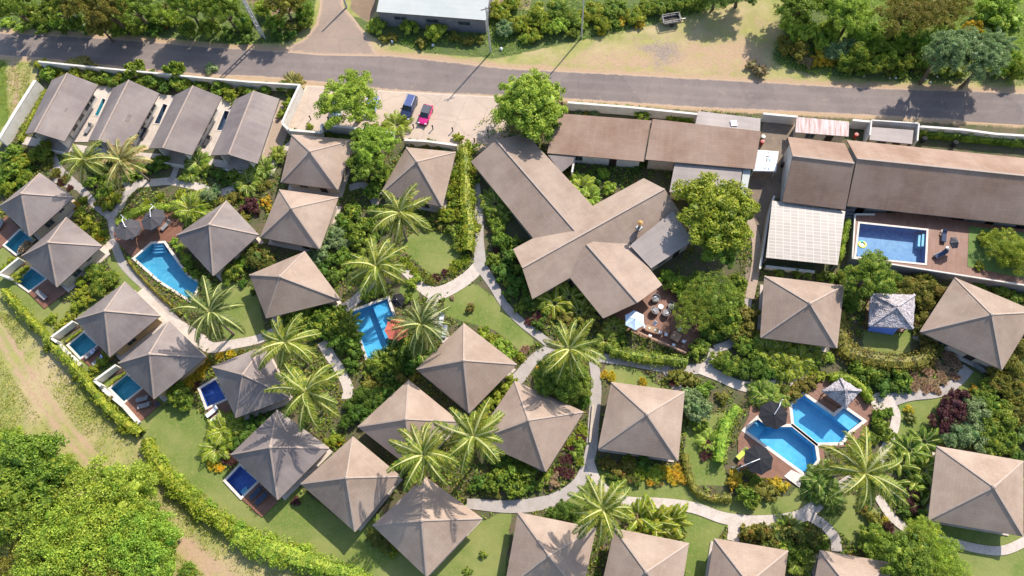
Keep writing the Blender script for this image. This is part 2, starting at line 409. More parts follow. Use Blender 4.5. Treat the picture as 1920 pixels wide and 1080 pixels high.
def pvmat():
    m, nt, bs = newmat('polycarbonate_sheets'); bs.inputs['Roughness'].default_value = .35
    uv = N(nt, 'ShaderNodeUVMap')
    br = N(nt, 'ShaderNodeTexBrick'); nt.links.new(uv.outputs[0], br.inputs['Vector']); br.offset = 0
    br.inputs['Color1'].default_value = (.27, .23, .20, 1); br.inputs['Color2'].default_value = (.33, .28, .245, 1); br.inputs['Mortar'].default_value = (.44, .40, .34, 1)
    br.inputs['Scale'].default_value = 1; br.inputs['Brick Width'].default_value = 1.1; br.inputs['Row Height'].default_value = .55; br.inputs['Mortar Size'].default_value = .05
    nt.links.new(br.outputs[0], bs.inputs['Base Color']); return m
M['pv'] = pvmat()
def rustmat():
    m, nt, bs = newmat('rusty_sheets'); bs.inputs['Roughness'].default_value = .6
    uv = N(nt, 'ShaderNodeUVMap'); mp = N(nt, 'ShaderNodeMapping'); mp.inputs['Scale'].default_value = (2.5, .25, 1); nt.links.new(uv.outputs[0], mp.inputs[0])
    f = ramp(nt, noisef(nt, 1, 6, vec=mp.outputs[0], rough=.7), .4, .62)
    nt.links.new(mixc(nt, f, (.52, .44, .42, 1), (.32, .16, .13, 1)), bs.inputs['Base Color']); return m
M['rust'] = rustmat()

# ------------------------------------------------------------------ pools (outlines first: the ground is cut around them)
# name: (water outline in pixels, coping top z, coping width, depth, tile)
POOLS = {
 'kite': ([(284,457),(307,455.5),(332,492),(350,517),(374,532),(357,562),(300,526),(253,484)], .16, .38, 1.5, 'aqua'),
 'far': ([(38,431),(62,450),(31,476),(9,459)], .16, .3, 1.2, 'teal'),
 'v2': ([(59,503),(85,522),(54,545),(31,528)], .16, .3, 1.2, 'teal'),
 'v3': ([(157,624),(181,647),(151,670),(129,647)], .16, .3, 1.2, 'teal'),
 'v4': ([(238,703),(265,727),(232,753),(207,728)], .16, .3, 1.2, 'teal'),
 'v5': ([(404,712),(423,747),(388,763),(375,729)], .16, .34, 1.3, 'deep'),
 'v6': ([(450,873),(482,902),(452,931),(424,901)], .16, .34, 1.3, 'deep'),
 'mid': ([(660,585),(726,560),(755,645),(690,674)], .16, .4, 1.5, 'sky'),
 'upper': ([(1508,741),(1564,781),(1583,765),(1617,789),(1592,808),(1577,829),(1532,830),(1489,795),(1485,759)], .16, .42, 1.5, 'sky'),
 'lower': ([(1421,786),(1439,800),(1485,800.5),(1528,835),(1532,862),(1512,889),(1399,807)], .16, .42, 1.5, 'sky'),
 'g1': ([(192,184),(198,187),(184,217),(177,216)], .16, .15, 1.0, 'teal'),
 'g2': ([(306,194),(314,197),(299,232),(289,231)], .16, .15, 1.0, 'navy'),
 'g3': ([(421,207),(430,209),(417,244),(406,244)], .16, .15, 1.0, 'navy'),
}
PW = {k: [G(x, y, v[1]) for x, y in v[0]] for k, v in POOLS.items()}
def near_holes(poly):
    xs = [p[0] for p in poly]; ys = [p[1] for p in poly]; out = []
    for q in PW.values():
        if max(p[0] for p in q) > min(xs) and min(p[0] for p in q) < max(xs) and max(p[1] for p in q) > min(ys) and min(p[1] for p in q) < max(ys): out.append(q)
    return out

# ------------------------------------------------------------------ ground: one sheet with painted soil types
def seg_dist(P, line):
    d = np.full(len(P), 1e9)
    for a, b in zip(line[:-1], line[1:]):
        a = np.array(a[:2]); b = np.array(b[:2]); ab = b - a
        t = np.clip(((P - a) @ ab) / (ab @ ab + 1e-9), 0, 1)
        d = np.minimum(d, np.linalg.norm(P - (a + t[:, None] * ab), axis=1))
    return d
def soft(poly_px, P, w=.6, z=0):
    poly = [G(x, y, z) for x, y in poly_px]
    i = inside(P, poly); d = seg_dist(P, poly + [poly[0]])
    return np.clip(.5 + np.where(i, d, -d) / (2 * w), 0, 1)
ROAD_TOP = [(-60,58),(0,61),(120,66),(250,75),(360,84),(475,92),(560,97),(705,101),(830,113),(955,127),(1060,133),(1180,139),(1300,146),(1435,153),(1550,160),(1665,165),(1800,169),(1985,176)]
ROAD_BOT = [(-60,101),(0,105),(90,112),(175,122),(270,131),(362,140),(480,145),(605,156),(730,170),(830,176),(930,180),(1065,187),(1190,195),(1310,203),(1440,208),(1560,214),(1680,221),(1800,227),(1985,237)]
LAWNS = [
 [(770,438),(850,432),(868,470),(860,490),(820,520),(790,500),(750,462)],
 [(835,555),(890,530),(930,560),(960,600),(1005,640),(980,662),(930,620),(860,600),(830,590)],
 [(1133,684),(1190,688),(1245,730),(1235,740),(1135,712)],
 [(1110,880),(1290,900),(1330,930),(1480,930),(1510,890),(1560,900),(1530,945),(1460,965),(1380,965),(1300,945),(1180,935),(1130,905)],
 [(255,790),(350,745),(400,800),(430,900),(480,970),(560,915),(660,990),(720,960),(800,1080),(905,975),(960,955),(945,1090),(700,1100),(560,1040),(430,990),(350,930),(290,860)],
 [(0,455),(60,520),(130,580),(110,640),(190,690),(330,745),(250,800),(180,740),(110,650),(50,580),(-10,530)],
 [(120,570),(190,545),(215,560),(140,600),(120,640),(95,620)],
 [(425,525),(480,540),(500,635),(430,645),(390,560)],
 [(1280,955),(1365,980),(1345,1010),(1330,1100),(1285,1100)],
 [(1530,955),(1600,925),(1650,960),(1665,1010),(1610,1030),(1575,1000)],
 [(1690,755),(1765,748),(1770,840),(1680,850),(1665,820)],
 [(1740,975),(1920,995),(1980,1000),(1980,1100),(1790,1100),(1760,1040)],
 [(1620,612),(1712,612),(1705,668),(1618,656)],
 [(1290,790),(1365,770),(1350,850),(1370,910),(1300,910),(1280,870)],
 [(215,470),(240,500),(300,560),(320,600),(285,600),(230,540),(200,490)],
 [(1030,935),(1105,895),(1110,940),(1070,975),(1022,960)],
 [(775,505),(790,540),(780,570),(745,545)],
 [(1680,700),(1760,760),(1790,735),(1830,690),(1850,720),(1800,760)],
]
TRACK = [(-40,560),(0,620),(40,690),(90,765),(145,830),(200,895),(270,960),(340,1020),(430,1090)]
def build_ground():
    xs = np.arange(-104, 112, .72); ys = np.arange(-18, 130, .72)
    X, Y = np.meshgrid(xs, ys); P = np.stack([X.ravel(), Y.ravel()], 1)
    outer = [(-700, -500), (700, -500), (700, 800), (-700, 800)]
    holes = list(PW.values())
    keep = np.ones(len(P), bool)
    for h in holes: keep &= ~inside(P, offset(h, .1))
    P = P[keep]
    vo, fo = cdt(outer, holes, [tuple(p) for p in P])
    V = np.zeros((len(vo), 3)); V[:, :2] = vo
    me = bpy.data.meshes.new('ground'); me.from_pydata(V.tolist(), [], fo.tolist()); me.update()
    Q = vo
    dirt = np.zeros(len(Q)); lawn = np.zeros(len(Q)); lime = np.zeros(len(Q)); red = np.zeros(len(Q))
    rt = [G(*p) for p in ROAD_TOP]; rb = [G(*p) for p in ROAD_BOT]
    dt = seg_dist(Q, rt); db = seg_dist(Q, rb)
    dirt = np.maximum(dirt, np.clip(1.15 - dt / 1.6, 0, 1)); dirt = np.maximum(dirt, np.clip(1.2 - db / 1.5, 0, 1))
    dirt = np.maximum(dirt, .82 * soft([(1010,118),(1090,92),(1170,84),(1240,72),(1330,70),(1400,60),(1440,90),(1450,150),(1200,140),(1060,132)], Q, 2.5))
    dirt = np.maximum(dirt, .5 * soft([(960,118),(1170,66),(1330,34),(1440,10),(1475,40),(1450,150),(1060,132)], Q, 1.5))
    red = np.maximum(red, soft([(650,-40),(708,-40),(704,25),(690,42),(660,20)], Q, 1)); red = np.maximum(red, soft([(925,-60),(1010,-60),(990,18),(935,10)], Q, 1.4))
    red = np.maximum(red, soft([(370,-40),(590,-40),(560,22),(500,30),(470,8)], Q, 1.4)); red = np.maximum(red, .8 * soft([(285,362),(325,350),(335,375),(280,385),(262,385)], Q, .8))
    d = seg_dist(Q, [G(*p) for p in TRACK]); rut = np.exp(-((d - .75) / .4) ** 2); dirt = np.maximum(dirt, .36 + .6 * rut - d * .12); dirt = np.maximum(dirt, .42 * np.clip(1.2 - d / 7.0, 0, 1))
    d = seg_dist(Q, [G(*p) for p in [(22,100),(30,150),(30,190),(22,240)]]); dirt = np.maximum(dirt, np.clip(.95 - d / 1.3, 0, 1))
    d = seg_dist(Q, [G(*p) for p in [(240,940),(300,985),(370,1040),(440,1090)]]); dirt = np.maximum(dirt, np.clip(1.0 - d / 2.6, 0, 1))
    for L in LAWNS: lawn = np.maximum(lawn, soft(L, Q, .35))
    bed = soft([(78,118),(380,150),(570,165),(930,182),(1300,205),(1990,240),(1990,1130),(960,1130),(700,1090),(560,1045),(430,990),(350,930),(285,870),(258,810),(180,740),(104,645),(4,545),(-30,520),(-30,330),(5,265),(60,165)], Q, .8)
    lime = np.maximum(soft([(1560,-60),(2000,-60),(2000,120),(1880,135),(1600,120),(1560,60)], Q, 3), soft([(-60,100),(18,105),(24,230),(-60,290)], Q, 1.5) * .7)
    wild = np.maximum(soft([(-80,-60),(598,-60),(588,30),(540,80),(440,84),(200,62),(-80,48)], Q, .8), soft([(650,30),(700,70),(800,100),(930,110),(1080,78),(1230,45),(1440,-10),(1440,-60),(1010,-60),(925,30)], Q, .8))
    wild = np.maximum(wild, soft([(1492,-60),(2000,-60),(2000,160),(1650,152),(1520,142),(1478,128),(1446,112),(1452,80),(1470,60),(1462,30),(1480,5)], Q, 2.2) * (1 - lime))
    wild *= (1 - red)
    # verge of grass between road dirt and the wild planting
    dirt *= np.where(bed > .5, np.clip(1.3 - db / 1.2, 0, 1), 1)
    rub = .85 * soft([(1195,85),(1240,70),(1275,80),(1290,100),(1262,118),(1240,132),(1215,128),(1220,108),(1190,100)], Q, 3.0)
    for nm, ch in (('mask', (dirt, lawn, bed)), ('mask2', (lime, red, wild)), ('mask3', (rub, rub * 0, rub * 0))):
        a = me.color_attributes.new(nm, 'FLOAT_COLOR', 'POINT')
        c = np.ones((len(Q), 4)); c[:, 0], c[:, 1], c[:, 2] = ch
        a.data.foreach_set('color', c.ravel())
    m, nt, bs = newmat('ground_soil_and_grass'); bs.inputs['Roughness'].default_value = .95; pos = worldpos(nt)
    def att(n):
        a = N(nt, 'ShaderNodeVertexColor'); a.layer_name = n; s = N(nt, 'ShaderNodeSeparateColor'); nt.links.new(a.outputs[0], s.inputs[0]); return s.outputs
    a1 = att('mask'); a2 = att('mask2'); a3 = att('mask3')
    n1 = noisef(nt, .5, 9, vec=pos, rough=.75); n2 = noisef(nt, 2.6, 6, vec=pos, rough=.75); n3 = noisef(nt, .12, 4, vec=pos); n4 = noisef(nt, 9, 5, vec=pos, rough=.8)
    def edge(src, amt=1.0, lo=.42, hi=.58, nz=n1):
        ml = N(nt, 'ShaderNodeMath', operation='MULTIPLY_ADD'); nt.links.new(nz, ml.inputs[0]); ml.inputs[1].default_value = amt; ml.inputs[2].default_value = -amt / 2
        ad = N(nt, 'ShaderNodeMath', operation='ADD'); nt.links.new(src, ad.inputs[0]); nt.links.new(ml.outputs[0], ad.inputs[1]); return ramp(nt, ad.outputs[0], lo, hi)
    meadow = mixc(nt, ramp(nt, n1, .38, .62), (.39, .345, .11, 1), (.23, .265, .06, 1))
    meadow = mixc(nt, ramp(nt, n3, .45, .62), meadow, (.48, .37, .19, 1))
    meadow = mixc(nt, ramp(nt, n2, .55, .78), meadow, (.17, .21, .05, 1))
    dirtc = mixc(nt, ramp(nt, n2, .3, .7), (.52, .345, .21, 1), (.40, .27, .16, 1))
    lawnc = mixc(nt, ramp(nt, n1, .35, .7), (.12, .195, .02, 1), (.20, .245, .04, 1)); lawnc = mixc(nt, ramp(nt, n4, .3, .8), lawnc, mixc(nt, .4, lawnc, (.05, .09, .02, 1)))
    lawnc = mixc(nt, ramp(nt, n2, .5, .72), lawnc, (.32, .28, .11, 1)); lawnc = mixc(nt, ramp(nt, n3, .42, .6), lawnc, mixc(nt, .5, lawnc, (.32, .30, .10, 1)))
    bedc = mixc(nt, ramp(nt, n1, .4, .6), (.07, .09, .025, 1), (.15, .10, .065, 1)); bedc = mixc(nt, ramp(nt, n2, .5, .7), bedc, (.07, .11, .025, 1))
    limec = mixc(nt, ramp(nt, n1, .3, .7), (.17, .23, .015, 1), (.085, .13, .015, 1))
    redc = mixc(nt, ramp(nt, n1, .4, .6), (.30, .19, .12, 1), (.22, .15, .1, 1)); redc = mixc(nt, ramp(nt, n2, .55, .7), redc, (.16, .17, .05, 1))
    wildc = mixc(nt, ramp(nt, n1, .35, .65), (.07, .11, .025, 1), (.14, .17, .04, 1))
    c = meadow
    c = mixc(nt, edge(a2[0], .7), c, limec); c = mixc(nt, edge(a2[2], .7), c, wildc); c = mixc(nt, edge(a2[1], .8), c, redc)
    c = mixc(nt, edge(a1[2], .35), c, bedc); c = mixc(nt, edge(a1[1], .25), c, lawnc); c = mixc(nt, edge(a1[0], 1.9, .4, .85), c, dirtc)
    c = mixc(nt, edge(a3[0], 1.2, .4, .7), c, mixc(nt, ramp(nt, n2, .4, .6), (.38, .29, .23, 1), (.25, .185, .14, 1)))
    n5 = noisef(nt, 1.3, 8, vec=pos, rough=.8); c = mixc(nt, ramp(nt, n5, .5, .75), c, mixc(nt, .25, c, (.05, .06, .02, 1))); c = mixc(nt, ramp(nt, n5, .42, .25), c, mixc(nt, .18, c, (.6, .52, .32, 1)))
    c = mixc(nt, ramp(nt, n4, .25, .8), c, mixc(nt, .34, c, (.03, .035, .015, 1)))
    nt.links.new(c, bs.inputs['Base Color']); bump(nt, bs, n4, .5, .08)
    me.materials.append(m)
    o = bpy.data.objects.new('ground', me); link(o); tag(o, 'grass, soil and bare dirt ground of the resort and its surroundings', 'ground', kind='structure')
build_ground()

def sheet(name, poly, z, mat, thick=0.0, kind='structure', label=None, cat=None, rot=0.0, parent=None, dense=False):
    holes = near_holes(poly) if z < 1 else []
    vo, fo = cdt(poly, holes)
    mb = MB(); c, s = math.cos(rot), math.sin(rot)
    for f in fo:
        p = [(vo[i][0], vo[i][1], z) for i in f]
        if area(p) < 0: p.reverse()
        mb.face(p, 0, [(q[0] * c + q[1] * s, -q[0] * s + q[1] * c) for q in p])
    if thick:
        q = poly if area(poly) > 0 else list(reversed(poly))
        for i in range(len(q)):
            a, b = q[i], q[(i + 1) % len(q)]
            mid = np.array([[(a[0] + b[0]) / 2, (a[1] + b[1]) / 2]])
            if any(inside(mid, h)[0] for h in holes): continue
            mb.face([(a[0], a[1], z - thick), (b[0], b[1], z - thick), (b[0], b[1], z), (a[0], a[1], z)], 0, [(0, 0), (1, 0), (1, .14), (0, .14)])
    o = mb.build(name, mat, parent)
    return tag(o, label, cat, kind=kind)
PATHZ = [.012]
def path(pts, w, name='path', mat='concrete', label=None, world=False):
    P = catmull([Vector(G(*p)) if not world else Vector(p) for p in pts], 6)
    if not hasattr(w, '__len__'): w = [w, w]
    L = []; Rr = []
    for i, p in enumerate(P):
        d = (P[min(i + 1, len(P) - 1)] - P[max(i - 1, 0)]).normalized(); n = Vector((-d.y, d.x))
        t = i / (len(P) - 1) * (len(w) - 1); k = min(int(t), len(w) - 2); ww = (w[k] + (w[k + 1] - w[k]) * (t - k)) * 1.12
        L.append(p + n * ww / 2); Rr.append(p - n * ww / 2)
    holes = PW.values(); z = PATHZ[0]; PATHZ[0] += .004
    mb = MB()
    for i in range(len(P) - 1):
        q = [(*Rr[i], z), (*Rr[i + 1], z), (*L[i + 1], z), (*L[i], z)]
        mb.face(q)
    for S in (L, Rr):
        for i in range(len(P) - 1): mb.face([(*S[i], z - .03), (*S[i + 1], z - .03), (*S[i + 1], z), (*S[i], z)])
    o = mb.build(name, M[mat]); return tag(o, label, 'path', kind='structure')

# road with its worn edges
def build_road():
    t = [Vector(G(*p)) for p in ROAD_TOP]; b = [Vector(G(*p)) for p in ROAD_BOT]
    t = catmull(t, 8); b = catmull(b, 8); n = 25; V = []; C = []; Fc = []
    ext = []
    for i in range(len(t)):
        for k in range(n):
            f = k / (n - 1); p = t[i].lerp(b[i], f); V.append((p.x, p.y, .006)); C.append((max(0, 1 - min(f, 1 - f) / .12), max(0, 1 - abs(abs(f - .5) - .17) / .09)))
    for i in range(len(t) - 1):
        for k in range(n - 1): Fc.append((i * n + k, i * n + k + 1, (i + 1) * n + k + 1, (i + 1) * n + k))
    # far run-outs of the road beyond the frame
    for i, s in ((0, -1), (len(t) - 1, 1)):
        a, c = t[i], b[i]; d = (Vector((1, -.22)).normalized()) * s * 300; m0 = len(V)
        for p in (a, c, c + d, a + d): V.append((p.x, p.y, .006)); C.append((0, 0))
        Fc.append((m0, m0 + 1, m0 + 2, m0 + 3) if s > 0 else (m0 + 3, m0 + 2, m0 + 1, m0))
    me = bpy.data.meshes.new('road'); me.from_pydata(V, [], Fc); me.update()
    a = me.color_attributes.new('edge', 'FLOAT_COLOR', 'POINT'); a.data.foreach_set('color', np.array([[c[0], c[1] * .3, 0, 1] for c in C]).ravel())
    me.materials.append(M['asphalt']); me.flip_normals() if me.polygons[0].normal.z < 0 else None
    tag(link(bpy.data.objects.new('road', me)), 'worn asphalt road crossing the top of the scene', 'road', kind='structure')
def soft_sheet(name, pxpoly, z, mat, label, cat, edge_w=1.2, step=.8):
    poly = [G(*p) for p in pxpoly]
    x0, x1 = min(p[0] for p in poly), max(p[0] for p in poly); y0, y1 = min(p[1] for p in poly), max(p[1] for p in poly)
    X, Y = np.meshgrid(np.arange(x0, x1, step), np.arange(y0, y1, step)); P = np.stack([X.ravel(), Y.ravel()], 1)
    P = P[inside(P, offset(poly, -.2))]
    vo, fo = cdt(poly, [], [tuple(p) for p in P]); d = seg_dist(vo, poly + [poly[0]])
    me = bpy.data.meshes.new(name); me.from_pydata([(a, b, z) for a, b in vo], [], fo.tolist()); me.update()
    a = me.color_attributes.new('edge', 'FLOAT_COLOR', 'POINT'); c = np.clip(1 - d / edge_w, 0, 1); a.data.foreach_set('color', np.stack([c, c * 0, c * 0, np.ones_like(c)], 1).ravel())
    me.materials.append(mat)
    return tag(link(bpy.data.objects.new(name, me)), label, cat, kind='structure')
build_road()
soft_sheet('side_road', [(602,-60),(600,10),(592,45),(572,72),(535,90),(520,97),(600,104),(712,106),(706,98),(684,62),(664,34),(644,12),(640,-60)], .010, M['sideroad'], 'dusty side road joining the main road from the top', 'road')
soft_sheet('car_park', [(574,160),(660,165),(735,171),(930,181),(948,195),(950,226),(925,250),(885,262),(862,274),(770,262),(690,250),(548,244),(535,236),(560,190)], .010, M['carpark'], 'pale concrete car park beside the road', 'car park', .5)
def pave(name, px, z, mat, label, cat, thick=0., rot=0., kind='structure'):
    return sheet(name, [G(x, y, z) for x, y in px], z, M[mat], thick, kind, label, cat, rot)
pave('yard', [(1398,322),(1410,325),(1428,250),(1432,215),(1492,222),(1490,255),(1484,262),(1470,370),(1452,372),(1436,480),(1425,500),(1408,560),(1396,560),(1398,500),(1408,420),(1404,372)], .008, 'yard', 'stained concrete service yard between kitchen and guest wing', 'yard')
pave('forecourt', [(862,274),(885,262),(925,250),(950,226),(960,250),(938,262),(900,285),(885,296),(870,290)], .014, 'pebble', 'brown paved forecourt beside the car park', 'forecourt')

PATHS = [
 ([(97,262),(99,290),(110,315),(130,335),(155,358),(180,385),(208,408)], 1.1, 'concrete'),
 ([(203,412),(222,392),(236,365),(255,348),(275,341)], 1.3, 'concrete'),
 ([(262,345),(290,342),(320,340),(350,345),(378,352),(405,362),(440,352),(452,338)], 1.3, 'concrete2'),
 ([(318,342),(326,328),(334,306)], .9, 'concrete'),
 ([(244,356),(232,335),(222,325)], 1.0, 'concrete2'),
 ([(145,352),(122,345),(100,335)], .9, 'concrete'),
 ([(208,408),(214,440),(216,460),(228,490),(250,516),(285,548),(318,588),(345,620)], 1.15, 'concrete'),
 ([(216,450),(200,465),(190,480)], 1.3, 'concrete2'),
 ([(262,545),(290,575),(312,600),(318,612)], 1.3, 'concrete2'),
 ([(310,600),(345,618),(378,640),(398,652),(440,645),(484,636),(520,620)], [1.6, 1.9, 1.5, 1.3, 1.3], 'concrete2'),
 ([(605,640),(620,668),(635,690),(652,725),(652,748)], [1.6, 1.3, 1.3, 1.6], 'concrete2'),
 ([(715,480),(700,520),(680,550),(655,572),(630,590)], 1.4, 'concrete'),
 ([(655,352),(682,348),(698,366),(706,390)], 1.1, 'concrete'),
 ([(752,503),(770,518),(795,542),(820,550),(850,538),(880,518),(900,497)], [1.0, 1.3, 2.0, 1.9, 1.8], 'concrete2'),
 ([(893,345),(898,400),(899,450),(900,500)], [1.0, 1.2, 1.2, 1.8], 'concrete'),
 ([(900,497),(925,535),(945,570),(975,602),(1008,628),(1045,652),(1110,668),(1180,678),(1250,690),(1310,692),(1332,680),(1340,655)], [1.6, 1.1, 1.1, 1.2, 1.3, 1.3, 1.4], 'concrete'),
 ([(1340,655),(1372,642),(1395,610),(1402,560)], 1.1, 'concrete'),
 ([(818,552),(808,575),(822,605),(838,640)], [1.5, 1.3, 1.3], 'concrete2'),
 ([(1045,650),(1020,660),(995,680),(975,706),(955,722)], [1.0, 1.5, 1.9], 'concrete'),
 ([(1250,690),(1262,712),(1272,732)], 1.4, 'concrete'),
 ([(1312,690),(1345,704),(1385,722),(1425,727),(1470,718),(1520,700)], [1.6, 1.3, 1.5, 1.3], 'concrete2'),
 ([(1112,672),(1118,720),(1113,790),(1107,850),(1085,905),(1035,938),(960,950),(875,944)], [1.2, 1.4, 1.4, 1.4, 1.6, 1.2], 'concrete'),
 ([(1105,862),(1122,905),(1165,938),(1240,944),(1300,952),(1360,972),(1430,978),(1500,968),(1545,935),(1590,905),(1640,870),(1668,825),(1680,780),(1668,752)], [1.0, 1.2, 1.3, 1.4, 1.5, 1.4, 1.1, 1.0], 'concrete2'),
 ([(1655,755),(1700,743),(1760,736),(1796,714),(1815,690)], [1.8, 1.2, 1.2, 1.4], 'concrete'),
 ([(1372,965),(1376,990),(1374,1014)], 1.4, 'concrete2'),
 ([(1508,962),(1545,985),(1565,1010),(1568,1034)], 1.2, 'concrete'),
 ([(1645,930),(1672,970),(1715,1000),(1780,1016),(1840,1030),(1885,1031),(1935,1008)], 1.0, 'concrete2'),
 ([(1400,400),(1415,440),(1418,490),(1405,560)], 1.2, 'pebble'),
 ([(560,258),(540,275),(520,300),(505,330)], 1.0, 'concrete2'),
]
PL = ['beside the villas', 'below the leftmost palms', 'curving over the rock garden', 'to the third villa', 'to the palm bed', 'to the far-left bungalow', 'along the kite-shaped pool', 'to the second left bungalow', 'between lawn strips', 'white, from the left palm', 'right of the twin palms', 'left of the central pool', 'behind the tan bungalows', 'white, above the central pool', 'below the tall hedge', 'curving round the main house', 'to the service lane', 'right of the central pool', 'to the peaked bungalow', 'stub above the middle bungalow', 'to the twin pools', 'long, down to the bottom bungalows', 'winding below the twin pools', 'to the rightmost bungalow', 'stub at the bottom', 'stub to the lower palm shrub', 'at the bottom right', 'service lane', 'beside the fourth villa']
for (p, w, mt), l in zip(PATHS, PL): path(p, w, 'path', mt, 'garden path ' + l)
sheet('paved_circle', [tuple(Vector(G(1655, 755)) + Vector((math.cos(a) * 1.7, math.sin(a) * 1.5))) for a in [k * PI / 8 for k in range(16)]], .15, M['concrete2'], .12, 'structure', 'round pale paved spot beside the twin pools', 'paving')

# ------------------------------------------------------------------ buildings
def wall_prism(mb, poly, z0, z1, m=0): mb.prism(poly, z0, z1, m)
def wall_opening(parent, a, b, t, kind='window', w=1.3, h=1.1, z=1.5, wall_mb=None):
    """a window or door standing proud of the wall face from a to b (outward normal to the right of a->b)"""
    a = Vector(a[:2]); b = Vector(b[:2]); d = (b - a).normalized(); n = Vector((d.y, -d.x)); c = a.lerp(b, t)
    rz = math.atan2(d.y, d.x)
    if kind == 'door': z = .17 + 1.02; h = 2.04; w = 1.0
    f = MB(); q = c + n * .03
    for (dx, dz, sx, sz) in ((0, h / 2 + .04, w + .16, .08), (0, -h / 2 - .04, w + .16, .08), (-w / 2 - .04, 0, .08, h), (w / 2 + .04, 0, .08, h)):
        f.box((q.x + d.x * dx, q.y + d.y * dx, z + dz), (sx, .1, sz), rz)
    if kind != 'door': f.box((q.x, q.y, z), (.05, .09, h), rz)
    fr = f.build(kind, M['frame' if kind == 'window' else 'dark'], parent)
    g = MB(); q = c + n * .012; g.box((q.x, q.y, z), (w - .002, .05, h - .002), rz)
    g.build('pane' if kind == 'window' else 'door_leaf', M['glass'] if kind == 'window' else M['dark'], fr)
    return fr
def inset(poly, d): return offset(poly, -d)

def bungalow(px, apx, label, roof='roof_tan', ze=2.9, rise=3.35, wall='cream', ins=.75, ac=None, group='hip-roofed bungalows of the resort'):
    C = [Vector(G(x, y, ze)) for x, y in px]
    if area(C) < 0: C.reverse()
    ctr = sum(C, Vector((0, 0))) / 4
    # diagonals meet under the apex
    A = C[0]; B = C[2]; D = C[1]; E = C[3]
    den = (B - A).x * (E - D).y - (B - A).y * (E - D).x
    t = ((D - A).x * (E - D).y - (D - A).y * (E - D).x) / den; ap = A.lerp(B, t)
    if apx: ap = ap * .4 + Vector(G(apx[0], apx[1], ze + rise)) * .6
    root = empty('bungalow', (ctr.x, ctr.y, 0), 0, label, 'bungalow', group)
    top = Vector((ap.x, ap.y, ze + rise))
    mb = MB(); th = .16
    for i in range(4):
        a, b = C[i], C[(i + 1) % 4]
        mb.slope([(a.x, a.y, ze), (b.x, b.y, ze), top], (b.x - a.x, b.y - a.y, 0))
        mb.face([(a.x, a.y, ze - th), (b.x, b.y, ze - th), (b.x, b.y, ze), (a.x, a.y, ze)], 1)
    ii = inset([tuple(c) for c in C], .25)
    mb.face([(c.x, c.y, ze - th) for c in reversed(C)], 1)
    rf = mb.build('roof', [M[roof], M['fascia']], root)
    for c in C:
        k = MB(); a = Vector((c.x, c.y, ze)); d = (top - a)
        k.beam(a + d * .012 + Vector((0, 0, .02)), top - d * .012 + Vector((0, 0, .02)), .22, .07)
        k.build('ridge_cap', M['ridge'], rf)
    k = MB(); k.lathe([(.3, ze + rise - .02), (.22, ze + rise + .12), (.03, ze + rise + .2)], 8, (ap.x, ap.y)); k.build('finial', M['ridge'], rf)
    w = inset([tuple(c) for c in C], ins)
    m2 = MB(); m2.prism(w, .15, ze - th - .003); m2.build('wall', M[wall], root)
    pl = inset([tuple(c) for c in C], ins - .55); m3 = MB(); m3.prism(pl, 0.0, .15); m3.build('plinth', M['concrete2'], root)
    for i in range(4):
        a, b = w[i], w[(i + 1) % 4]
        if i == 0:
            wall_opening(root, a, b, .3, 'window'); wall_opening(root, a, b, .7, 'door')
        elif i == 2: wall_opening(root, a, b, .5, 'window', 2.2, 1.5, 1.5)
        else: wall_opening(root, a, b, .35, 'window'); wall_opening(root, a, b, .72, 'window', .8, .6, 2.0)
    if ac:
        p = G(ac[0], ac[1], .5); q = MB(); q.box((p[0], p[1], .5), (.85, .4, .65), ac[2]); q.build('air_conditioner', M['metal'], root)
    return root

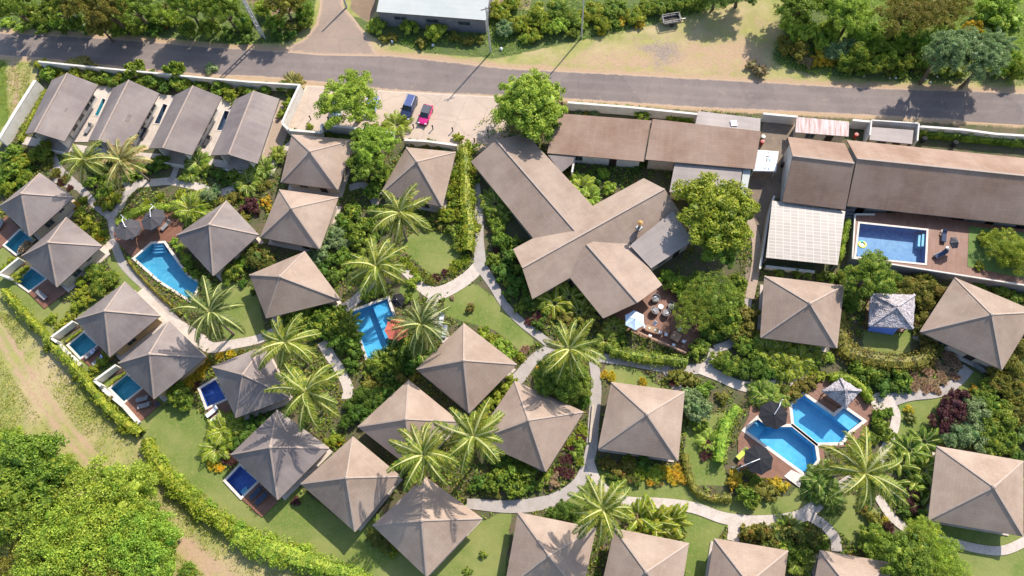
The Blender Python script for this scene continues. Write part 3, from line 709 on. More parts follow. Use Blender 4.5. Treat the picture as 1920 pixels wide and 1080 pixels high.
B = [
 ([(75,324),(139,370),(56,444),(-3,387)],(40,365),'grey hip-roofed bungalow at the far left edge of the photo','roof_grey',None),
 ([(125,407),(192,461),(107,539),(40,480)],(91,455),'grey bungalow with one lounger on its deck beside a teal pool','roof_grey',(131,520,-.5)),
 ([(235,528),(301,592),(206,670),(140,599)],(196,584),'grey bungalow with two towelled loungers squeezed beside its teal pool','roof_grey',(232,652,-.5)),
 ([(317,602),(387,670),(289,749),(221,681)],(280,664),'grey bungalow with palm shadow on its roof and teal pool at left','roof_grey',None),
 ([(495,648),(545,745),(442,784),(397,687)],(458,701),'bungalow whose deck holds two white loungers beside a deep blue pool','roof_grey',None),
 ([(520,768),(618,840),(521,938),(432,852)],(508,838),'bungalow with two navy loungers beside the lowest deep blue pool','roof_grey',None),
 ([(662,818),(752,893),(666,998),(563,907)],(648,897),'pale bungalow between the navy-lounger bungalow and the lower palms','roof_tan',None),
 ([(797,893),(905,972),(800,1083),(698,985)],(791,976),'bungalow below the lower pair of palms with shadowed roof top','roof_tan',None),
 ([(870,606),(970,683),(880,775),(780,692)],(869,676),'sharply peaked bungalow just right of the orange umbrella palm','roof_tan',None),
 ([(766,712),(862,790),(775,882),(670,800)],(760,786),'bungalow tucked under the corner of the sharply peaked one','roof_tan',None),
 ([(965,714),(1095,772),(1024,885),(890,825)],(990,787),'bungalow between the upright path and the lower pair of palms','roof_tan',None),
 ([(1146,716),(1284,734),(1272,864),(1121,841)],(1214,777),'square bungalow between upright path and round grey-green shrub','roof_tan',None),
 ([(971,960),(1118,990),(1090,1120),(945,1105)],(1026,1039),'bungalow cut by the bottom edge just left of the low palm','roof_tan',None),
 ([(1152,990),(1292,1018),(1272,1145),(1122,1125)],(1207,1075),'bungalow cut by the bottom edge just right of the low palm','roof_tan',None),
 ([(1339,1009),(1478,1032),(1460,1165),(1318,1140)],(1398,1097),'bungalow at the bottom edge below the orange-flecked shrub bed','roof_tan',None),
 ([(1537,1031),(1672,1055),(1655,1185),(1515,1160)],(1592,1117),'bungalow at the bottom edge below the short path stub','roof_tan',None),
 ([(1756,836),(1919,864),(1919,1006),(1740,975)],(1864,914),'large bungalow at the lower right edge below the grey-green trees','roof_tan',None),
 ([(1790,520),(1945,585),(1879,694),(1724,622)],(1860,590),'large bungalow at the right edge with steps and loggia','roof_tan',None),
 ([(1433,517),(1583,535),(1570,653),(1425,633)],(1520,568),'bungalow left of the larger thatched gazebo','roof_tan',None),
 ([(547,252),(666,262),(634,356),(526,342)],(582,284),'tan bungalow closest to the parked cars, left of the leafy tree','roof_tan',None),
 ([(524,355),(635,370),(600,467),(487,445)],(546,391),'tan bungalow directly below the one nearest the cars','roof_tan',None),
 ([(762,276),(855,285),(830,388),(712,364)],(781,305),'tan bungalow between the leafy tree and the tall hedge','roof_tan',None),
 ([(572,471),(640,562),(499,597),(467,515)],(527,519),'tan bungalow left of the grey-green bushes above the twin palms','roof_tan',None),
 ([(425,376),(486,440),(400,518),(330,441)],(390,420),'grey bungalow right of the kite-shaped pool','roof_grey',None),
]
for px, ap, lb, rf, ac in B:
    bungalow(px, ap, lb, rf, ac=ac, wall='cream' if rf == 'roof_tan' else 'ochre' if 'towelled' in lb or 'palm shadow' in lb else 'cream')

def gable_roof(root, l0, l1, r0, r1, k0, k1, roof='roof_grey', th=.18, caps=True, name='roof'):
    """l0-l1 and r0-r1 eaves, k0-k1 ridge, all world points with z"""
    V3 = [Vector(q) for q in (l0, l1, r0, r1, k0, k1)]; l0, l1, r0, r1, k0, k1 = V3
    dn = Vector((0, 0, -th)); mb = MB()
    mb.slope([l0, l1, k1, k0], k1 - k0); mb.slope([r1, r0, k0, k1], k1 - k0)
    for a, b in ((l0, l1), (r1, r0), (l0, k0), (k0, r0), (l1, k1), (k1, r1)):
        mb.face([a + dn, b + dn, b, a], 1)
    mb.face([l0 + dn, k0 + dn, k1 + dn, l1 + dn], 1); mb.face([r0 + dn, r1 + dn, k1 + dn, k0 + dn], 1)
    rf = mb.build(name, [M[roof], M['fascia']], root)
    if caps:
        c = MB(); d = (k1 - k0).normalized() * .02; c.beam(k0 + d + Vector((0, 0, .04)), k1 - d + Vector((0, 0, .04)), .26, .1); c.build('ridge_cap', M['ridge'], rf)
    return rf
def gable_walls(root, l0, l1, r0, r1, k0, k1, ins=.6, ends=(.8, .8), mat='white', base=.0, th=.18):
    l0, l1, r0, r1, k0, k1 = [Vector(q) for q in (l0, l1, r0, r1, k0, k1)]
    mb = MB(); P = []
    for a, b, c, e in ((l0, r0, k0, ends[0]), (l1, r1, k1, ends[1])):
        sgn = 1 if c is k0 else -1
        d = (k1 - k0).normalized() * sgn * e; w = (b - a); wl = w.length; w = w.normalized()
        lo = a + d + w * ins; hi = b + d - w * ins
        zl = a.z + (c.z - a.z) * ins / (wl / 2) - th - .01; zr = b.z + (c.z - b.z) * ins / (wl / 2) - th - .01
        kk = c + d; P.append([Vector((lo.x, lo.y, base)), Vector((hi.x, hi.y, base)), Vector((hi.x, hi.y, zr)), Vector((kk.x, kk.y, c.z - th - .01)), Vector((lo.x, lo.y, zl))])
    A, Bq = P
    mb.face(list(A)); mb.face(list(reversed(Bq)))
    for i in (4, 1): mb.face([A[i], A[(i + 1) % 5] , Bq[(i + 1) % 5], Bq[i]] if i == 1 else [A[4], A[0], Bq[0], Bq[4]])
    mb.face([A[2], A[3], Bq[3], Bq[2]]); mb.face([A[3], A[4], Bq[4], Bq[3]])
    o = mb.build('wall', M[mat], root)
    return A, Bq

# four gabled villas
ZG, ZR = 3.1, 5.3
VN = ['leftmost', 'second from the left', 'third from the left', 'rightmost']
VL = [((97,150),(47,251),(184,159),(121,265),(127,136),(65,250)), ((212,165),(166,263),(299,175),(240,281),(242,148),(184,266)),
      ((328,178),(279,278),(416,182),(360,291),(363,159),(305,281)), ((440,187),(397,291),(524,185),(483,307),(478,170),(429,292))]
for n, q in zip(VN, VL):
    l0, l1, r0, r1 = [G3(*p, ZG) for p in q[:4]]
    mid = lambda a, b, e: tuple(Vector(((a[0] + b[0]) / 2, (a[1] + b[1]) / 2, 0)) * .3 + Vector((*G(e[0], e[1], ZR), 0)) * .7 + Vector((0, 0, ZR)))
    k0, k1 = mid(l0, r0, q[4]), mid(l1, r1, q[5])
    c = (Vector(k0) + Vector(k1)) / 2
    root = empty('gabled_villa', (c.x, c.y, 0), 0, f'white gabled villa with long grey roof, {n} of four', 'villa', 'gabled villas in a row beside the road')
    gable_roof(root, l0, l1, r0, r1, k0, k1)
    A, Bq = gable_walls(root, l0, l1, r0, r1, k0, k1, 1.45, (.9, 2.2), 'white')
    # open verandah under the front gable: dark doors, side walls and terrace slab
    a, b = Bq[0], Bq[1]; d = (b - a).normalized(); out = (Bq[0] - A[0]).normalized(); rz = math.atan2(d.y, d.x)
    cc = (a + b) / 2
    g = MB(); q0 = cc + out * .05; g.box((q0.x, q0.y, 1.3), ((b - a).length - .9, .08, 2.2), rz); dr = g.build('verandah_door', M['dark'], root)
    for s in (-1, 0, 1):
        g = MB(); q1 = q0 + d * (s * 1.9) + out * .06; g.box((q1.x, q1.y, 1.3), (1.5, .05, 1.9), rz); g.build('pane', M['glass'], dr)
    g = MB(); q2 = cc + out * 1.7; g.box((q2.x, q2.y, .1), ((b - a).length + .4, 3.3, .2), rz); g.build('terrace', M['concrete2'], root)
    for s in (-1, 1):
        g = MB(); q3 = cc + d * (s * ((b - a).length / 2 - .1)) + out * 1.0; g.box((q3.x, q3.y, 1.5), (.2, 1.9, 2.6), rz); g.build('side_wall', M['white'], root)
    g = MB(); q4 = cc + out * 3.2; g.box((q4.x, q4.y, .55), ((b - a).length + .3, .18, .7), rz); g.build('parapet', M['white'], root)
    a2, b2 = Bq[1], A[1]
    for t in (.2, .45, .7, .9): wall_opening(root, a2, b2, t, 'window', 1.2, 1.2, 1.5)
# courts between the villas
for k, q in enumerate([[(120,266),(184,160),(214,163),(164,266)], [(240,282),(299,176),(330,180),(277,280)], [(360,292),(416,183),(442,188),(395,292)]]):
    pave('villa_court', q, .1, 'concrete2', 'pale paved court between the gabled villas, ' + ['left', 'middle', 'right'][k] + ' one', 'court', .1)
pave('villa_terrace', [(484,308),(526,186),(556,205),(520,300)], .02, 'pebble', 'sandy strip right of the rightmost gabled villa', 'court', .02)
pave('villa_front', [(50,256),(122,268),(240,284),(360,293),(485,309),(505,312),(500,326),(360,306),(230,296),(120,284),(40,270)], .05, 'concrete2', 'pale paving in front of the gabled villas', 'court', .05)

def roofed(name, label, cat, px, z, mat, thick=.14, wall=None, wz=None, ins=.35, group=None, posts=False, ridge=None, uvrot=0):
    """a single-pitch roof from four photo corners, each with its height"""
    P = [Vector(G3(x, y, zz)) for (x, y), zz in zip(px, z)]
    if area(P) < 0: P.reverse()
    c = sum(P, Vector()) / len(P); root = empty(name, (c.x, c.y, 0), 0, label, cat, group)
    mb = MB(); dn = Vector((0, 0, -thick)); mb.slope(P, P[1] - P[0])
    mb.face([p + dn for p in reversed(P)], 1)
    for i in range(len(P)): a, b = P[i], P[(i + 1) % len(P)]; mb.face([a + dn, b + dn, b, a], 1)
    mb.build('roof', [M[mat], M['fascia']], root)
    if wall:
        w = inset([tuple(p) for p in P], ins); mb = MB(); n = len(w)
        # wall top follows the slope
        pl = (P[1] - P[0]).cross(P[2] - P[0]).normalized()
        zt = lambda q: P[0].z - ((q[0] - P[0].x) * pl.x + (q[1] - P[0].y) * pl.y) / pl.z - thick - .02
        for i in range(n):
            a, b = w[i], w[(i + 1) % n]; mb.face([(a[0], a[1], 0), (b[0], b[1], 0), (b[0], b[1], zt(b)), (a[0], a[1], zt(a))])
        mb.face([(q[0], q[1], zt(q)) for q in w])
        mb.build('wall', M[wall], root)
        for i in range(n):
            if math.dist(w[i], w[(i + 1) % n]) > 3: wall_opening(root, w[i], w[(i + 1) % n], .3, 'window'); wall_opening(root, w[i], w[(i + 1) % n], .7, 'door')
    if posts:
        for q in inset([tuple(p) for p in P], .2):
            g = MB(); g.box((q[0], q[1], min(z) / 2 - .1), (.14, .14, min(z) - .2)); g.build('post', M['frame'], root)
    return root, P

# main house: three gables joined
root = empty('main_house', (*G(1090, 440), 0), 0, 'large brown-roofed main house with three joined gable wings and a chimney', 'main house')
ZE = 3.0
def wing(l0, l1, r0, r1, k0, k1, zr, ends, roof='roof_tan', nm='wing'):
    w = [G3(*p, ZE) if len(p) == 2 else p for p in (l0, l1, r0, r1)]; k = [G3(*p, zr) if len(p) == 2 else p for p in (k0, k1)]
    gable_roof(root, *w, *k, roof=roof); return w, k, gable_walls(root, *w, *k, .6, ends, 'cream')
e0 = Vector(G3(962, 467, ZE)); e1 = Vector(G3(1207, 334, ZE)); k0 = Vector(G3(979, 502, 5.2)); k1 = Vector(G3(1246, 354, 5.2))
f0 = 2 * k0 - e0; f0.z = ZE; f1 = 2 * k1 - e1; f1.z = ZE
wing(tuple(f0), tuple(f1), tuple(e0), tuple(e1), tuple(k0), tuple(k1), 5.2, (.8, .8))
wing((883,303), (1010,459), (986,250), (1128,404), (930,262), (1083,438), 4.45, (.8, 1.2))
wing((1060,510), (1131,597), (1160,432), (1242,534), (1100,458), (1196,567), 4.75, (1.0, 1.2))
lt, LP = roofed('lean_to', 'grey flat lean-to roof on the right side of the main house', 'lean-to', [(1181,460),(1262,395),(1299,452),(1221,503)], [3.7, 3.7, 3.1, 3.1], 'roof_metal', wall='cream')
cp = G3(1198, 428, 4.3)
ch = empty('chimney', (cp[0], cp[1], 4.0), 0, 'tall flue pipe with a reddish cap standing on the main house roof', 'chimney')
g = MB(); g.lathe([(.22, 3.7), (.22, 5.9)], 12, cp[:2]); g.build('flue', M['metal'], ch)
g = MB(); g.lathe([(.42, 5.95), (.42, 6.08), (.1, 6.3)], 12, cp[:2]); g.build('cap', M['nut'], ch)
g = MB(); g.box((cp[0], cp[1], 4.4), (.8, .8, .5), .6); g.build('flashing', M['metal'], ch)

roofed('kitchen_wing', 'long brown-roofed service wing right of the round lime-green tree', 'service wing', [(1042,212),(1222,226),(1208,303),(1026,287)], [3.7, 3.7, 3.2, 3.2], 'roof_brown', wall='white', ins=.7)
roofed('porch', 'small dark grey porch roof below the service wing corner', 'porch', [(1027,290),(1078,292),(1074,306),(1052,324)], [3.0, 3.0, 2.9, 2.8], 'roof_grey', posts=True)
roofed('kitchen_block', 'brown-roofed service block with grey lean-tos on both sides', 'service block', [(1224,223),(1427,246),(1415,317),(1210,299)], [4.2, 4.2, 3.6, 3.6], 'roof_brown', wall='cream', ins=.6)
roofed('lean_to', 'grey corrugated lean-to below the service block above the big tree', 'lean-to', [(1266,302),(1392,316),(1384,372),(1255,360)], [3.2, 3.2, 2.7, 2.7], 'roof_metal', wall='cream')
roofed('awning', 'narrow white awning strip at the end of the corrugated lean-to', 'awning', [(1394,316),(1408,318),(1398,374),(1386,372)], [3.0, 3.0, 2.6, 2.6], 'roof_white', .06, posts=True)
rk, KP = roofed('shed', 'grey corrugated shed by the road with a white skylight', 'shed', [(1309,208),(1426,222),(1425,246),(1304,232)], [2.6, 2.6, 2.9, 2.9], 'roof_metal', wall='cream')
p = G3(1376, 231, 2.95); g = MB(); g.box(p, (1.0, 1.1, .16), -.1); g.build('skylight', M['whitecush'], rk)
roofed('shed', 'shed with a rust-streaked metal roof beside the road', 'shed', [(1494,219),(1592,228),(1591,256),(1491,248)], [2.8, 2.8, 2.6, 2.6], 'rust', wall='cream')
roofed('shed', 'small grey-roofed shed framed by white walls beside the road', 'shed', [(1634,238),(1713,244),(1710,270),(1630,262)], [2.3, 2.3, 2.3, 2.3], 'roof_metal', wall='cream')
g = MB()
for a, b in (((1628,234),(1716,240)), ((1716,240),(1713,272)), ((1628,234),(1625,262))):
    a, b = G3(*a, 1.3), G3(*b, 1.3); g.beam(a, b, .22, 2.6)
tag(g.build('shed_wall', M['white']), 'white rendered walls framing the small grey-roofed shed', 'wall')

# guest wing (two long gables) and its raised pool terrace
def mirror_gable(kpx0, kpx1, fpx0, fpx1, zr, ze, label, wallmat='white'):
    k0, k1 = Vector(G3(*kpx0, zr)), Vector(G3(*kpx1, zr)); f0, f1 = Vector(G3(*fpx0, ze)), Vector(G3(*fpx1, ze))
    b0 = 2 * k0 - f0; b1 = 2 * k1 - f1; b0.z = b1.z = ze; return f0, f1, b0, b1, k0, k1
for kp0, kp1, fp0, fp1, zr, lb in (((1486,292),(1602,306),(1467,378),(1585,393),7.0,'shorter brown gabled guest block beside the service yard'),
                                    ((1607,297),(1985,336),(1588,386),(1975,428),7.3,'long brown gabled guest wing above the rectangular pool')):
    f0, f1, b0, b1, k0, k1 = mirror_gable(kp0, kp1, fp0, fp1, zr, 3.4, lb)
    c = (k0 + k1) / 2; rt_ = empty('guest_wing', (c.x, c.y, 0), 0, lb, 'guest wing', None)
    gable_roof(rt_, f0, f1, b0, b1, k0, k1, 'roof_brown')
    A, Bq = gable_walls(rt_, f0, f1, b0, b1, k0, k1, 1.0, (.5, .5), 'white')
    nwin = 2 if 'shorter' in lb else 6
    for i in range(nwin):
        wall_opening(rt_, A[0], Bq[0], (i + .5) / nwin, 'window' if i % 2 else 'door', 1.8, 1.6, 1.6)
        wall_opening(rt_, Bq[1], A[1], (i + .5) / nwin, 'window', 1.3, 1.1, 1.7)

rp, PP = roofed('pergola', 'pergola roofed with pale translucent sheets beside the service yard', 'pergola', [(1448,376),(1585,396),(1571,497),(1436,483)], [2.9, 2.9, 2.7, 2.7], 'pv', .05, posts=True)
g = MB()
for t in (0.02, .5, .98):
    a = PP[0].lerp(PP[3], t); b = PP[1].lerp(PP[2], t); g.beam(a - Vector((0, 0, .15)), b - Vector((0, 0, .15)), .1, .16)
g.build('beam', M['frame'], rp)

TZ = 1.9                                            # height of the raised pool terrace
TPX = [(1603,400),(1698,398),(1990,440),(1990,548),(1597,486)]
tw = [G(x, y, TZ) for x, y in TPX]
R_POOL = [G(x, y, TZ) for x, y in [(1612,419),(1737,432),(1734,494),(1605,481)]]
def terrace():
    root = empty('pool_terrace', (*tw[0], 0), 0, 'raised terrace with white retaining wall coloured shade-grey around the rectangular pool', 'terrace')
    vo, fo = cdt(tw, [R_POOL]); mb = MB(); 
    a = math.atan2(tw[3][1] - tw[4][1], tw[3][0] - tw[4][0]) + PI / 2; c, s = math.cos(a), math.sin(a)
    gx = G(1816, 460, TZ)[0]
    for f in fo:
        p = [(vo[i][0], vo[i][1], TZ - .02) for i in f]
        if area(p) < 0: p.reverse()
        mb.face(p, 0, [(q[0] * c + q[1] * s, -q[0] * s + q[1] * c) for q in p])
    mb.build('deck', M['deck'], root)
    gr = [G(x, y, TZ) for x, y in [(1817,424),(1990,445),(1990,536),(1814,500)]]
    mb = MB(); mb.prism(gr, TZ - .019, TZ + .02); mb.build('lawn_patch', plain('terrace_lawn', (.10, .17, .03, 1), (.15, .21, .05, 1), 1.2, .95, fine=9, bmp=.4), root)
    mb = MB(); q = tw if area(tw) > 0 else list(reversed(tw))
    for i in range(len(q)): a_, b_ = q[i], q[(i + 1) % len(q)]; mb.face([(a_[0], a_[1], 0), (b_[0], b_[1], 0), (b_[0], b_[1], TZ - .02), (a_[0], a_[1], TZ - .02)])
    mb.build('retaining_wall', M['greywall'], root)  # white wall; the grey of its shaded face is put into the colour
    mb = MB()
    for a_, b_ in (((1603,402),(1598,484)), ((1597,484),(1990,546)), ((1603,402),(1640,402))):
        mb.beam(G3(*a_, TZ + .1), G3(*b_, TZ + .1), .2, .26)
    mb.build('kerb', M['white'], root)
    mb = MB()
    for k in range(7):
        a_ = Vector(G3(1588 + k * .2, 404 + k * 5.4, 0)); mb.box((a_.x - .3, a_.y, (TZ - k * .25) / 2), (1.5, .42, TZ - k * .25), -.15)
    mb.build('staircase', M['greywall'], root)
terrace()

# warehouse at the top edge
f0, f1 = Vector(G3(706, 22, 3.6)), Vector(G3(911, 38, 3.6)); n = Vector((-(f1 - f0).y, (f1 - f0).x, 0)).normalized()
n = n if n.y > 0 else -n; root = empty('warehouse', (*((f0 + f1) / 2).xy, 0), 0, 'long grey warehouse with pale metal roof at the top edge', 'warehouse')
b0, b1 = f0 + n * 16, f1 + n * 16; k0, k1 = f0 + n * 8 + Vector((0, 0, 1.3)), f1 + n * 8 + Vector((0, 0, 1.3))
gable_roof(root, f0, f1, b0, b1, k0, k1, 'roof_white'); A, Bq = gable_walls(root, f0, f1, b0, b1, k0, k1, .25, (.2, .2), 'greywall')
for t in (.2, .5, .8): wall_opening(root, A[0], Bq[0], t, 'window', 2.2, .8, 2.2)

# thatched gazebos
def gazebo(px, label, z=2.4, rise=1.5):
    P = [Vector(G3(x, y, z)) for x, y in px]
    if area(P) < 0: P.reverse()
    c = sum(P, Vector()) / 4; root = empty('gazebo', (c.x, c.y, 0), 0, label, 'gazebo'); top = c + Vector((0, 0, rise))
    mb = MB(); rr = random.Random(3); K = 9
    for i in range(4):
        a, b = P[i], P[(i + 1) % 4]; pr = None
        for k in range(K + 1):
            s = k / K; A_, B_ = a.lerp(top, s * .97), b.lerp(top, s * .97); row = []
            for j in range(K + 1):
                p = A_.lerp(B_, j / K); jit = .07 if 0 < j < K else 0
                row.append(p + Vector((rr.uniform(-jit, jit), rr.uniform(-jit, jit), rr.uniform(-.05, .06) * (jit > 0) - .16 * (s * (1 - s)) )))
            if pr:
                for j in range(K): mb.face([pr[j], pr[j + 1], row[j + 1], row[j]])
            pr = row
        mb.face([a, a - Vector((0, 0, .28)), b - Vector((0, 0, .28)), b])
    mb.face([p - Vector((0, 0, .25)) for p in reversed(P)])
    rf = mb.build('thatched_roof', M['thatch'], root)
    for p in P:
        g = MB(); d = top - p; g.beam(p + d * .03 + Vector((0, 0, .06)), top - d * .02 + Vector((0, 0, .06)), .34, .16); g.build('ridge_cap', M['thatch'], rf)
    for q in inset([tuple(p) for p in P], .45):
        g = MB(); g.tube([(q[0], q[1], .1), (q[0], q[1], z + .1)], .09); g.build('post', M['trunk'], root)
    g = MB(); g.prism(inset([tuple(p) for p in P], .3), .0, .2); g.build('floor', M['deck'], root)
    return root
gz = gazebo([(1633,549),(1716,552),(1713,617),(1629,611)], 'larger square thatched gazebo inside the hedge, blue curtain at its lower side')
g = MB(); a = Vector(G3(1632, 612, 1.2)); b = Vector(G3(1680, 620, 1.2))
for k in range(14):
    p, q = a.lerp(b, k / 14), a.lerp(b, (k + 1) / 14); dd = Vector((0.05, -.12, 0)) * (1 if k % 2 else -1)
    g.face([p + dd + Vector((-.1, -.35, -.9)), q - dd + Vector((-.1, -.35, -.9)), q - dd + Vector((0, 0, 1)), p + dd + Vector((0, 0, 1))])
g.build('curtain', plain('blue_curtain', (.12, .2, .6, 1), (.16, .26, .66, 1), 4, .9), gz)
gazebo([(1541,732),(1576,709),(1615,732),(1587,765)], 'smaller thatched gazebo standing beside the twin pools', 2.3, 1.3)

# ------------------------------------------------------------------ pools
def ring(mb, inner, outer, z, m=0):
    n = len(inner)
    for i in range(n):
        j = (i + 1) % n; mb.face([(*inner[i], z), (*outer[i], z), (*outer[j], z), (*inner[j], z)], m)
def pool(outline, zt, cw, depth, tile, label, steps=None, shelf=None, lane=False):
    q = [tuple(p) for p in outline]
    if area(q) < 0: q.reverse()
    c = np.mean(np.array(q), axis=0); root = empty('swimming_pool', (c[0], c[1], zt), 0, label, 'swimming pool')
    out = offset(q, cw); mb = MB(); ring(mb, q, out, zt)
    n = len(q)
    for i in range(n):
        j = (i + 1) % n
        mb.face([(*out[i], zt - .16), (*out[j], zt - .16), (*out[j], zt), (*out[i], zt)]); mb.face([(*q[j], zt - .1), (*q[i], zt - .1), (*q[i], zt), (*q[j], zt)])
    mb.build('coping', M['coping'], root)
    mb = MB(); zb = zt - depth
    for i in range(n):
        j = (i + 1) % n; mb.face([(*q[j], zb), (*q[i], zb), (*q[i], zt - .1), (*q[j], zt - .1)])
    mb.face([(*p, zb) for p in q]); mb.build('basin', T[tile], root)
    mb = MB(); mb.face([(*p, zt - .12) for p in q]); mb.build('water', M['water'], root)
    if steps:                                     # steps: edge (a,b) in pixels, count, direction inwards
        a, b = Vector(G(*steps[0], zt)), Vector(G(*steps[1], zt)); ctr = Vector(c); d = (b - a).normalized(); nn = Vector((-d.y, d.x)); nn = nn if (ctr - a).dot(nn) > 0 else -nn
        for k in range(steps[2]):
            m_ = a.lerp(b, .5) + nn * (.2 + k * .42); L = (b - a).length - .3 + k * steps[3]
            g = MB(); h = depth - .35 - k * .28
            if h < .15: break
            g.box((m_.x, m_.y, zb + h / 2), (L, .4, h), math.atan2(d.y, d.x)); g.build('step', T['pale'], root)
    if shelf:
        g = MB(); sh = [G(x, y, zt) for x, y in shelf]; g.prism(inset(sh, .03), zb, zt - .45); g.build('shallow_shelf', T[tile], root)
    return root
PLB = {'kite': 'kite-shaped aqua pool below the deck with two charcoal umbrellas', 'far': 'teal plunge pool partly hidden by a pink shrub at the far left',
 'v2': 'teal plunge pool beside the deck with a single lounger', 'v3': 'teal plunge pool beside two loungers with blue-white towels', 'v4': 'teal plunge pool beside two grey loungers and a round table',
 'v5': 'deep blue plunge pool beside two white loungers', 'v6': 'deep blue plunge pool beside two navy loungers', 'mid': 'sky blue central pool half covered by an orange umbrella and palms',
 'upper': 'upper of the twin sky blue pools with a small corner bay', 'lower': 'lower of the twin sky blue pools between two black umbrellas',
 'g1': 'thin teal lap pool in the left villa court', 'g2': 'thin navy lap pool in the middle villa court', 'g3': 'thin navy lap pool in the right villa court'}
STP = {'kite': ((284,457),(307,455.5),3,.35), 'mid': ((726,560),(748,622),3,0), 'upper': ((1584,766),(1616,789),3,0), 'lower': ((1421,786),(1400,807),2,0), 'v6': ((452,930),(466,917),2,0)}
SHF = {'mid': [(697,572),(726,561),(747,622),(721,634)], 'upper': [(1564,781),(1583,766),(1616,789),(1594,806)], 'lower': [(1421,787),(1438,800),(1420,822),(1400,808)]}
for k, v in POOLS.items(): pool(PW[k], v[1], v[2], v[3], v[4], PLB[k], STP.get(k), SHF.get(k))
pool(R_POOL, TZ + .05, .28, 1.5, 'blue', 'rectangular blue pool with a yellow float on the raised terrace', ((1737,436),(1735,462),2,0))

# decks
def deck(px, label, z=.13, rot=0.):
    o = sheet('deck', [G(x, y, z) for x, y in px], z, M['deck'], z, None, label, 'deck', rot); return o
deck([(213,435),(226,424),(248,411),(275,396),(335,394),(352,412),(338,440),(318,456),(309,453),(282,453),(248,482),(232,468),(216,450)], 'curved timber deck with two charcoal umbrellas above the kite-shaped pool', rot=.7)
deck([(-12,440),(12,402),(38,430),(9,459),(-6,470)], 'timber deck at the far left edge beside the teal pool', rot=.6)
deck([(88,521),(126,546),(83,579),(53,549)], 'timber deck with a single grey lounger', rot=.6)
deck([(152,673),(184,646),(216,672),(176,694)], 'timber deck with two towelled loungers', rot=.6)
deck([(233,757),(267,727),(302,757),(262,792)], 'timber deck with two grey loungers and a round table', rot=.6)
deck([(388,767),(425,749),(445,786),(400,797)], 'timber deck with two white loungers beside the deep blue pool', rot=.4)
deck([(452,935),(484,902),(524,937),(491,970)], 'timber deck with two navy loungers', rot=.75)
deck([(1408,752),(1438,734),(1500,736),(1545,712),(1600,728),(1648,774),(1628,803),(1594,836),(1546,842),(1546,872),(1512,900),(1480,899),(1420,895),(1383,880),(1384,820),(1404,780)], 'large timber deck around the twin pools', rot=-.75)
deck([(1131,600),(1246,534),(1300,556),(1330,600),(1302,652),(1283,665),(1182,622),(1148,616)], 'restaurant timber deck at the end of the main house', rot=.9)
# shower courts of the left bungalows
for wl, br, lb in (([(41,487),(4,517),(24,524)], [(18,509),(46,491)], 'beside the single-lounger deck'), ([(142,605),(100,636),(112,644)], [(119,627),(148,609)], 'above the towelled-lounger pool'), ([(222,687),(182,716),(194,726)], [(201,707),(231,691)], 'above the grey-lounger pool')):
    g = MB(); P = [G3(x, y, .75) for x, y in wl]
    for a, b in zip(P[:-1], P[1:]): g.beam(a, b, .34, 1.5)
    tag(g.build('garden_wall', M['white']), 'white L-shaped court wall ' + lb, 'wall')
    g = MB(); a, b = G3(*br[0], .06), G3(*br[1], .06); g.beam(a, b, .9, .12); tag(g.build('duckboard', M['deck']), 'narrow dark timber strip in the court ' + lb, 'duckboard')
g = MB(); p = [G(x, y, .14) for x, y in [(1483,881),(1507,892),(1499,914),(1470,893)]]; g.prism(p, 0, .2); tag(g.build('paving_slab', M['coping']), 'white square slab at the lower end of the twin pools', 'slab')

# ------------------------------------------------------------------ walls and fences
def wall(px, h, t, mat, label, z0=0., cap=True, name='garden_wall'):
    P = [G3(x, y, z0 + h / 2) for x, y in px]; c = Vector(P[0]); root = empty(name, (c.x, c.y, 0), 0, label, 'wall')
    mb = MB()
    for a, b in zip(P[:-1], P[1:]): mb.beam(a, b, t, h)
    mb.build('wall_body', M[mat], root)
    if cap:
        mb = MB()
        for a, b in zip(P[:-1], P[1:]): mb.beam((a[0], a[1], z0 + h + .03), (b[0], b[1], z0 + h + .03), t + .08, .07)
        mb.build('coping', M['white'], root)
wall([(74,158),(56,186),(36,218),(6,268)], 2.2, .5, 'white', 'high white wall along the left side of the leftmost villa')
wall([(78,122),(125,127),(215,136),(290,143),(380,152),(470,160),(566,166)], 1.9, .25, 'white', 'long white roadside wall behind the gabled villas')
wall([(566,166),(548,204),(533,238),(545,250)], 2.2, .3, 'white', 'white wall along the left edge of the car park')
wall([(546,250),(605,255),(606,240),(672,247),(740,256)], 1.9, .3, 'white', 'white wall between car park and tan bungalow')
wall([(760,268),(800,270),(858,278)], 1.7, .3, 'white', 'low white wall below the parked cars')
wall([(1064,199),(1180,208),(1306,221)], 2.0, .3, 'white', 'white roadside wall behind the service wing')
wall([(1428,220),(1492,226)], 2.0, .3, 'white', 'short white wall behind the service yard')
wall([(1594,232),(1720,244),(1800,250),(1860,258),(1990,266)], 2.0, .3, 'white', 'white roadside wall behind the long guest wing')
wall([(8,548),(40,582),(70,610),(100,642)], .9, .45, 'white', 'low white boundary wall at the left beside the first track bend')
wall([(104,640),(152,686)], .5, .6, 'white', 'low white kerb wall beside the towelled-lounger pool')
wall([(190,726),(234,762),(262,794)], .5, .5, 'white', 'low white kerb wall beside the grey-lounger pool')
wall([(1434,502),(1525,512)], 1.0, .3, 'white', 'white wall strip below the pergola')
wall([(1078,297),(1072,330)], 2.2, .2, 'white', 'short white courtyard wall beside the porch')
wall([(1112,760),(1106,830)], .4, .3, 'cream', 'low kerb wall along the upright path', cap=False)
wall([(1422,508),(1440,400),(1449,372)], 1.6, .2, 'cream', 'cream wall along the left side of the pergola')

